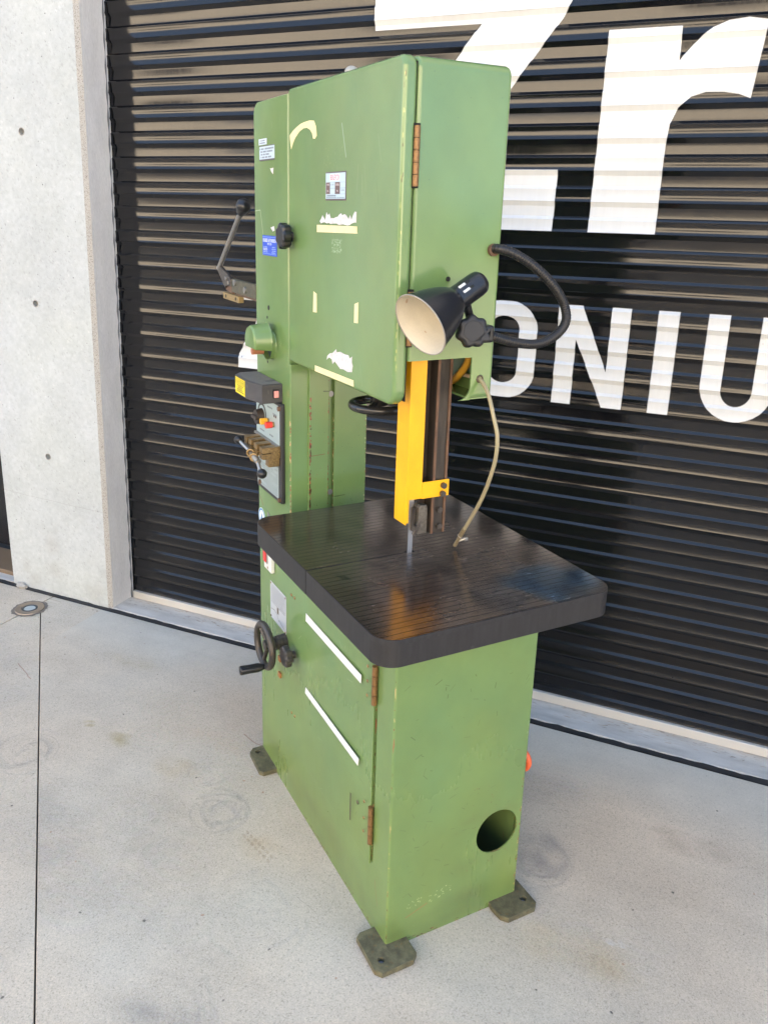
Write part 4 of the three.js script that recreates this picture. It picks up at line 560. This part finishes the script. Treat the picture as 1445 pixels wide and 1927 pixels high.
// coolant hose with tap
{
  const H = group(saw, 'coolant_hose');
  const crv = new THREE.CatmullRomCurve3([[-0.0698, 1.2975, -0.1862], [-0.049, 1.2944, -0.1914], [-0.0253, 1.2726, -0.1959], [-0.0044, 1.2285, -0.1992], [0.0061, 1.1909, -0.2039], [0.0035, 1.1457, -0.206], [-0.0115, 1.0975, -0.2064], [-0.0365, 1.0442, -0.2072], [-0.0627, 0.9948, -0.2029], [-0.083, 0.96, -0.2]].map((p) => new THREE.Vector3(...p)));
  part(H, 'tube', new THREE.TubeGeometry(crv, 120, .0041, 14), mNoise('yellowed_tube', noiseTex(150, 140, 110, .22, 30, 200), .35, 0, { bumpScale: 0 }));
  part(H, 'nozzle', [rod([-.080, .965, -.2], [-.093, .943, -.1985], .0050), rod([-.093, .943, -.1985], [-.107, .9165, -.196], .0042)], mNoise('dull_brass_nozzle', noiseTex(128, 116, 88, .4, 20, 20, 20), .5, .3));
  part(H, 'clip', new THREE.TorusGeometry(.0052, .0011, 8, 20).rotateX(1.1).rotateZ(-.4).translate(-.093, .943, -.1985), steel);
  part(H, 'tap', [rod([-.098, .931, -.198], [-.092, .936, -.211], .0032), rbox(-.0945, .931, -.218, -.0895, .9385, -.209, .0015)], steel);
}
// table
{
  const T = group(saw, 'work_table'), y1 = .91, y0 = .857;
  // outline in (x, -z) with the blade slit cut in from the door side
  const L = -.451, Rr = .1935, A = -.1425, Bk = .379, r = .043, hs = .0013, sx = -.1312;
  const s = new THREE.Shape(); s.moveTo(L + r, Bk); s.lineTo(Rr - r, Bk); s.absarc(Rr - r, Bk - r, r, Math.PI / 2, 0, true); s.lineTo(Rr, A + r); s.absarc(Rr - r, A + r, r, 0, -Math.PI / 2, true);
  s.lineTo(sx + hs, A); s.lineTo(sx + hs, .086); s.lineTo(sx + .006, .088); s.lineTo(sx + .006, .108); s.lineTo(sx - .006, .108); s.lineTo(sx - .006, .088); s.lineTo(sx - hs, .086); s.lineTo(sx - hs, A); s.lineTo(L + r, A); s.absarc(L + r, A + r, r, -Math.PI / 2, -Math.PI, true); s.lineTo(L, Bk - r); s.absarc(L + r, Bk - r, r, Math.PI, Math.PI / 2, true);
  const c = cv(1024, 1024), g = c.getContext('2d'), b = cv(1024, 1024), q = cv(1024, 1024), W = .66, D = .54, U = (x) => (x + .458) / W * 1024, V = (z) => (z + .388) / D * 1024;   // canvas y grows with z
  g.fillStyle = 'rgb(116,103,93)'; g.fillRect(0, 0, 1024, 1024);
  const soft = (x, z, rx, rz, col, n) => { for (let i = 0; i < n; i++) { const a = rr(0, 6.3), k = Math.sqrt(rnd()), px = U(x + Math.cos(a) * k * rx), pz = V(z + Math.sin(a) * k * rz), e = rr(30, 90), G = g.createRadialGradient(px, pz, 0, px, pz, e); G.addColorStop(0, col); G.addColorStop(1, col.replace(/[\d.]+\)$/, '0)')); g.fillStyle = G; g.fillRect(px - e, pz - e, 2 * e, 2 * e); } };
  soft(.12, -.28, .07, .09, 'rgba(56,104,146,.26)', 40); soft(.13, -.15, .06, .06, 'rgba(70,92,118,.10)', 14); soft(-.34, -.33, .10, .03, 'rgba(70,96,122,.14)', 14); soft(-.32, .02, .10, .10, 'rgba(70,62,48,.16)', 24); soft(.04, .05, .1, .08, 'rgba(60,42,40,.14)', 20);  // blues paint a bluish sheen into the table colour; browns are oily patina
  for (let i = 0; i < 520; i++) { const x = rr(0, 1024), y = rr(0, 1024), l = rr(20, 160), a = rr(-.25, .25) + (rnd() < .75 ? 0 : 1.5); g.strokeStyle = rnd() < .6 ? `rgba(150,146,142,${rr(.04, .16)})` : `rgba(44,38,36,${rr(.08, .25)})`; g.lineWidth = rr(.6, 1.6); g.beginPath(); g.moveTo(x, y); g.lineTo(x + Math.cos(a) * l, y + Math.sin(a) * l); g.stroke(); }
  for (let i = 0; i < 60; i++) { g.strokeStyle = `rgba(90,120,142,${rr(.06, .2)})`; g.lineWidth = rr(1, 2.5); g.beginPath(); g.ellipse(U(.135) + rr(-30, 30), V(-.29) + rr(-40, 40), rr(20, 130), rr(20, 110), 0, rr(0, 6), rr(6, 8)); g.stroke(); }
  for (let i = 0; i < 260; i++) { const a = rr(0, 6.3), k = Math.pow(rnd(), .7) * .035; g.fillStyle = `rgba(190,190,186,${rr(.2, .7)})`; g.fillRect(U(-.131 + Math.cos(a) * k * 1.1), V(-.105 + Math.sin(a) * k * .8), rr(1, 3), rr(.8, 2)); }
  g.fillStyle = 'rgba(66,60,60,.8)'; g.beginPath(); g.moveTo(U(-.085), V(.098)); g.lineTo(U(-.062), V(.092)); g.lineTo(U(-.055), V(.076)); g.lineTo(U(-.075), V(.080)); g.fill();
  for (let i = 0; i < 240; i++) { const x = U(rr(-.2, -.1)), y = V(rr(-.06, .0)); g.fillStyle = `rgba(180,178,174,${rr(.1, .5)})`; g.fillRect(x, y, rr(1, 5), rr(.7, 1.6)); }
  const gb = b.getContext('2d'); gb.fillStyle = 'rgb(200,200,200)'; gb.fillRect(0, 0, 1024, 1024);
  const pitch = .0168; for (let x = -.45; x < .2; x += pitch) { gb.fillStyle = 'rgb(96,96,96)'; gb.fillRect(U(x), 0, 3, 1024); g.fillStyle = `rgba(8,6,5,${rr(.75, 1)})`; g.fillRect(U(x), 0, 3, 1024); }
  g.fillStyle = 'rgb(14,11,10)'; g.fillRect(U(-.1312) - 2, V(-.09), 4, 500);
  for (let x = -.45; x < .2; x += .00195) { gb.fillStyle = `rgba(150,150,150,${rr(.05, .3)})`; gb.fillRect(U(x), 0, 1.2, 1024); }
  pixels(c, (x, y, p) => { const k = 1 + (fbm(x / 160, y / 160, 3) - .5) * .22 + (fbm(x / 3, y / 40, 2) - .5) * .26; p[0] *= k; p[1] *= k * .985; p[2] *= k * .96; });
  pixels(b, (x, y, p) => { const k = p[0] + (fbm(x / 2.5, y / 60, 3) - .5) * 14; p[0] = p[1] = p[2] = Math.max(0, Math.min(255, k)); });
  pixels(q, (x, y, p) => { const wet = sm(150, 330, x) * sm(0, 200, y); const k = 40 + (fbm(x / 130 + 3, y / 130, 3) - .45) * 60 + wet * 14 + (fbm(x / 3, y / 30, 2) - .5) * 16; p[0] = p[1] = p[2] = Math.max(30, Math.min(255, k)); });
  const tx = (t, srgb) => { const o = tex(t, srgb); o.flipY = false; return o; };
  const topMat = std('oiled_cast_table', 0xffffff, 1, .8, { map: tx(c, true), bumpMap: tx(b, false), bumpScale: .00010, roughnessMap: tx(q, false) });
  const edgeMat = mNoise('dark_table_edge', noiseTex(42, 41, 42, .35, 6, 60, 12, 'rgba(80,78,76,.25)'), .5, .2, { bumpScale: .0002 });
  part(T, 'table_edge', metreUV(extY(s, y0, y1 - .0006, .0008, 2, 18), .3), edgeMat);
  const cap = new THREE.ShapeGeometry((() => { const k = new THREE.Shape(); const e = .0012; const l = L + e, rt = Rr - e, a = A + e, bk = Bk - e, q2 = r - e; k.moveTo(l + q2, bk); k.lineTo(rt - q2, bk); k.absarc(rt - q2, bk - q2, q2, Math.PI / 2, 0, true); k.lineTo(rt, a + q2); k.absarc(rt - q2, a + q2, q2, 0, -Math.PI / 2, true); k.lineTo(sx + hs, a); k.lineTo(sx + hs, .086); k.lineTo(sx + .006, .088); k.lineTo(sx + .006, .108); k.lineTo(sx - .006, .108); k.lineTo(sx - .006, .088); k.lineTo(sx - hs, .086); k.lineTo(sx - hs, a); k.lineTo(l + q2, a); k.absarc(l + q2, a + q2, q2, -Math.PI / 2, -Math.PI, true); k.lineTo(l, bk - q2); k.absarc(l + q2, bk - q2, q2, Math.PI, Math.PI / 2, true); return k; })(), 18).rotateX(-Math.PI / 2).translate(0, y1, 0);
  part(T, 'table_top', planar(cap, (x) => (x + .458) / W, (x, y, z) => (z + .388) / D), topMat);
  // insert round the blade, proud lip of swarf, carrier below
  part(T, 'table_insert', cut(cylY(.0058, y0, y1 - .0022, sx, -.098, 20), box(sx - .0011, y0 - .1, -.2, sx + .0014, 1, -.0905)), greySteel);
  part(T, 'trunnion', [rbox(-.32, .757, -.27, .0, .8568, -.02, .006)], std('trunnion_iron', lin(.03, .032, .03), .7));
}
// work lamp on its gooseneck
{
  const W = group(saw, 'work_lamp'), cO = new THREE.Vector3(0.0385, 1.4182, 0.0015), cE = new THREE.Vector3(0.0124, 1.4885, -0.1381), ax = cE.clone().sub(cO), len = ax.length(), qn = new THREE.Quaternion().setFromUnitVectors(new THREE.Vector3(0, 1, 0), ax.clone().normalize());
  const lathe = (pts, seg = 56) => new THREE.LatheGeometry(pts.map(([r, h]) => new THREE.Vector2(r * .80, h)), seg).applyQuaternion(qn).translate(cO.x, cO.y, cO.z);
  const navy = std('dark_lamp_enamel', lin(.010, .011, .014), .27);
  part(W, 'shade', lathe([[.0735, 0], [.0745, .0006], [.0738, .002], [.069, .016], [.062, .036], [.0545, .054], [.046, .070], [.039, .080], [.034, .0845], [.0335, .0865]]), Object.assign(navy.clone(), { side: THREE.DoubleSide }));
  part(W, 'shade_lining', lathe([[.0733, .0004], [.0725, .002], [.0675, .017], [.0605, .037], [.053, .0555], [.0445, .071], [.0375, .081], [.0, .083]]), mNoise('cream_lining', noiseTex(196, 187, 168, .12, 40, 40, 5, 'rgba(150,110,80,.5)'), .5, 0, { side: THREE.DoubleSide }));
  part(W, 'rim', lathe([[.0728, -.0004], [.0742, -.0010], [.0750, .0004], [.0744, .0014]]), std('worn_rim', lin(.30, .27, .23), .6, 0, { side: THREE.DoubleSide }));
  part(W, 'lamp_holder', lathe([[.0285, .0866], [.0290, .088], [.0290, len - .012], [.0275, len - .004], [.023, len + .001], [.012, len + .004], [0, len + .0045]]), navy);
  // two vent slots, on the side that faces up and out
  const u = ax.clone().normalize(), side = new THREE.Vector3(.60, .80, 0).addScaledVector(u, -new THREE.Vector3(.60, .80, 0).dot(u)).normalize(), oth = u.clone().cross(side).normalize();
  for (const k of [-.0045, .0075]) for (const [d, L2, m] of [[.106, .016, std('slot_light', lin(.62, .60, .55), .5)], [.1195, .008, inside]]) { const cen = cO.clone().addScaledVector(u, d).addScaledVector(side, Math.sqrt(.0232 ** 2 - k * k) + .0002).addScaledVector(oth, k); const sg = new RoundedBoxGeometry(.0050, L2, .0012, 2, .0005); sg.applyMatrix4(new THREE.Matrix4().makeBasis(oth, u, side.clone())); part(W, 'vent_slot', sg.translate(cen.x, cen.y, cen.z), m); }
  const kp = new THREE.Vector3(0.0201, 1.3993, -0.1162), face = new THREE.Vector3(.93, .20, .32).normalize(), kq = new THREE.Quaternion().setFromUnitVectors(new THREE.Vector3(0, 0, 1), face);
  part(W, 'clamp_knob', knobGeo(.0305, .026).map((e) => e.applyQuaternion(kq).translate(kp.x, kp.y, kp.z)), std('knob_black', lin(.012, .012, .013), .5));
  part(W, 'joint', [rod([0.019, 1.3955, -0.1324], [-0.0209, 1.3922, -0.1497], .011), rod([0.0244, 1.4506, -0.1022], [0.0104, 1.4095, -0.1259], .0075), rbox(0.0007, 1.3782, -0.1648, 0.0298, 1.4106, -0.1259, .006)], black);
  const crv = new THREE.CatmullRomCurve3([[-0.0594, 1.5427, -0.2008], [-0.0366, 1.5437, -0.207], [-0.0235, 1.5382, -0.2267], [-0.0112, 1.5157, -0.2689], [0.0014, 1.4803, -0.3105], [0.0024, 1.4389, -0.345], [0.0071, 1.4081, -0.348], [0.012, 1.3836, -0.3229], [0.0138, 1.3689, -0.2774], [0.0136, 1.3739, -0.2242], [0.0115, 1.3836, -0.1864], [0.0104, 1.3933, -0.1562]].map((p) => new THREE.Vector3(...p)));
  const seg = 800, rad = 16, tg = new THREE.TubeGeometry(crv, seg, .0090, rad), tp = tg.attributes.position, tn = tg.attributes.normal;
  for (let i = 0; i <= seg; i++) for (let j = 0; j <= rad; j++) { const k = i * (rad + 1) + j, d = Math.sin(i * Math.PI / 4.5) * .00042; tp.setXYZ(k, tp.getX(k) + tn.getX(k) * d, tp.getY(k) + tn.getY(k) * d, tp.getZ(k) + tn.getZ(k) * d); }
  tg.computeVertexNormals(); part(W, 'gooseneck', tg, std('gooseneck_black', lin(.022, .021, .021), .36, .3));
  part(W, 'gooseneck_ferrule', [cylX(.0115, -0.0488, -0.0420, 1.5412, -0.2028, 24)], rustEdge);
}
// orange lead hanging on the back of the cabinet
part(saw, 'power_lead', new THREE.TorusGeometry(.026, .008, 14, 40).rotateY(.35).translate(-.050, .358, -.378), std('orange_lead', lin(.72, .12, .035), .45));

renderer.render(scene, camera);
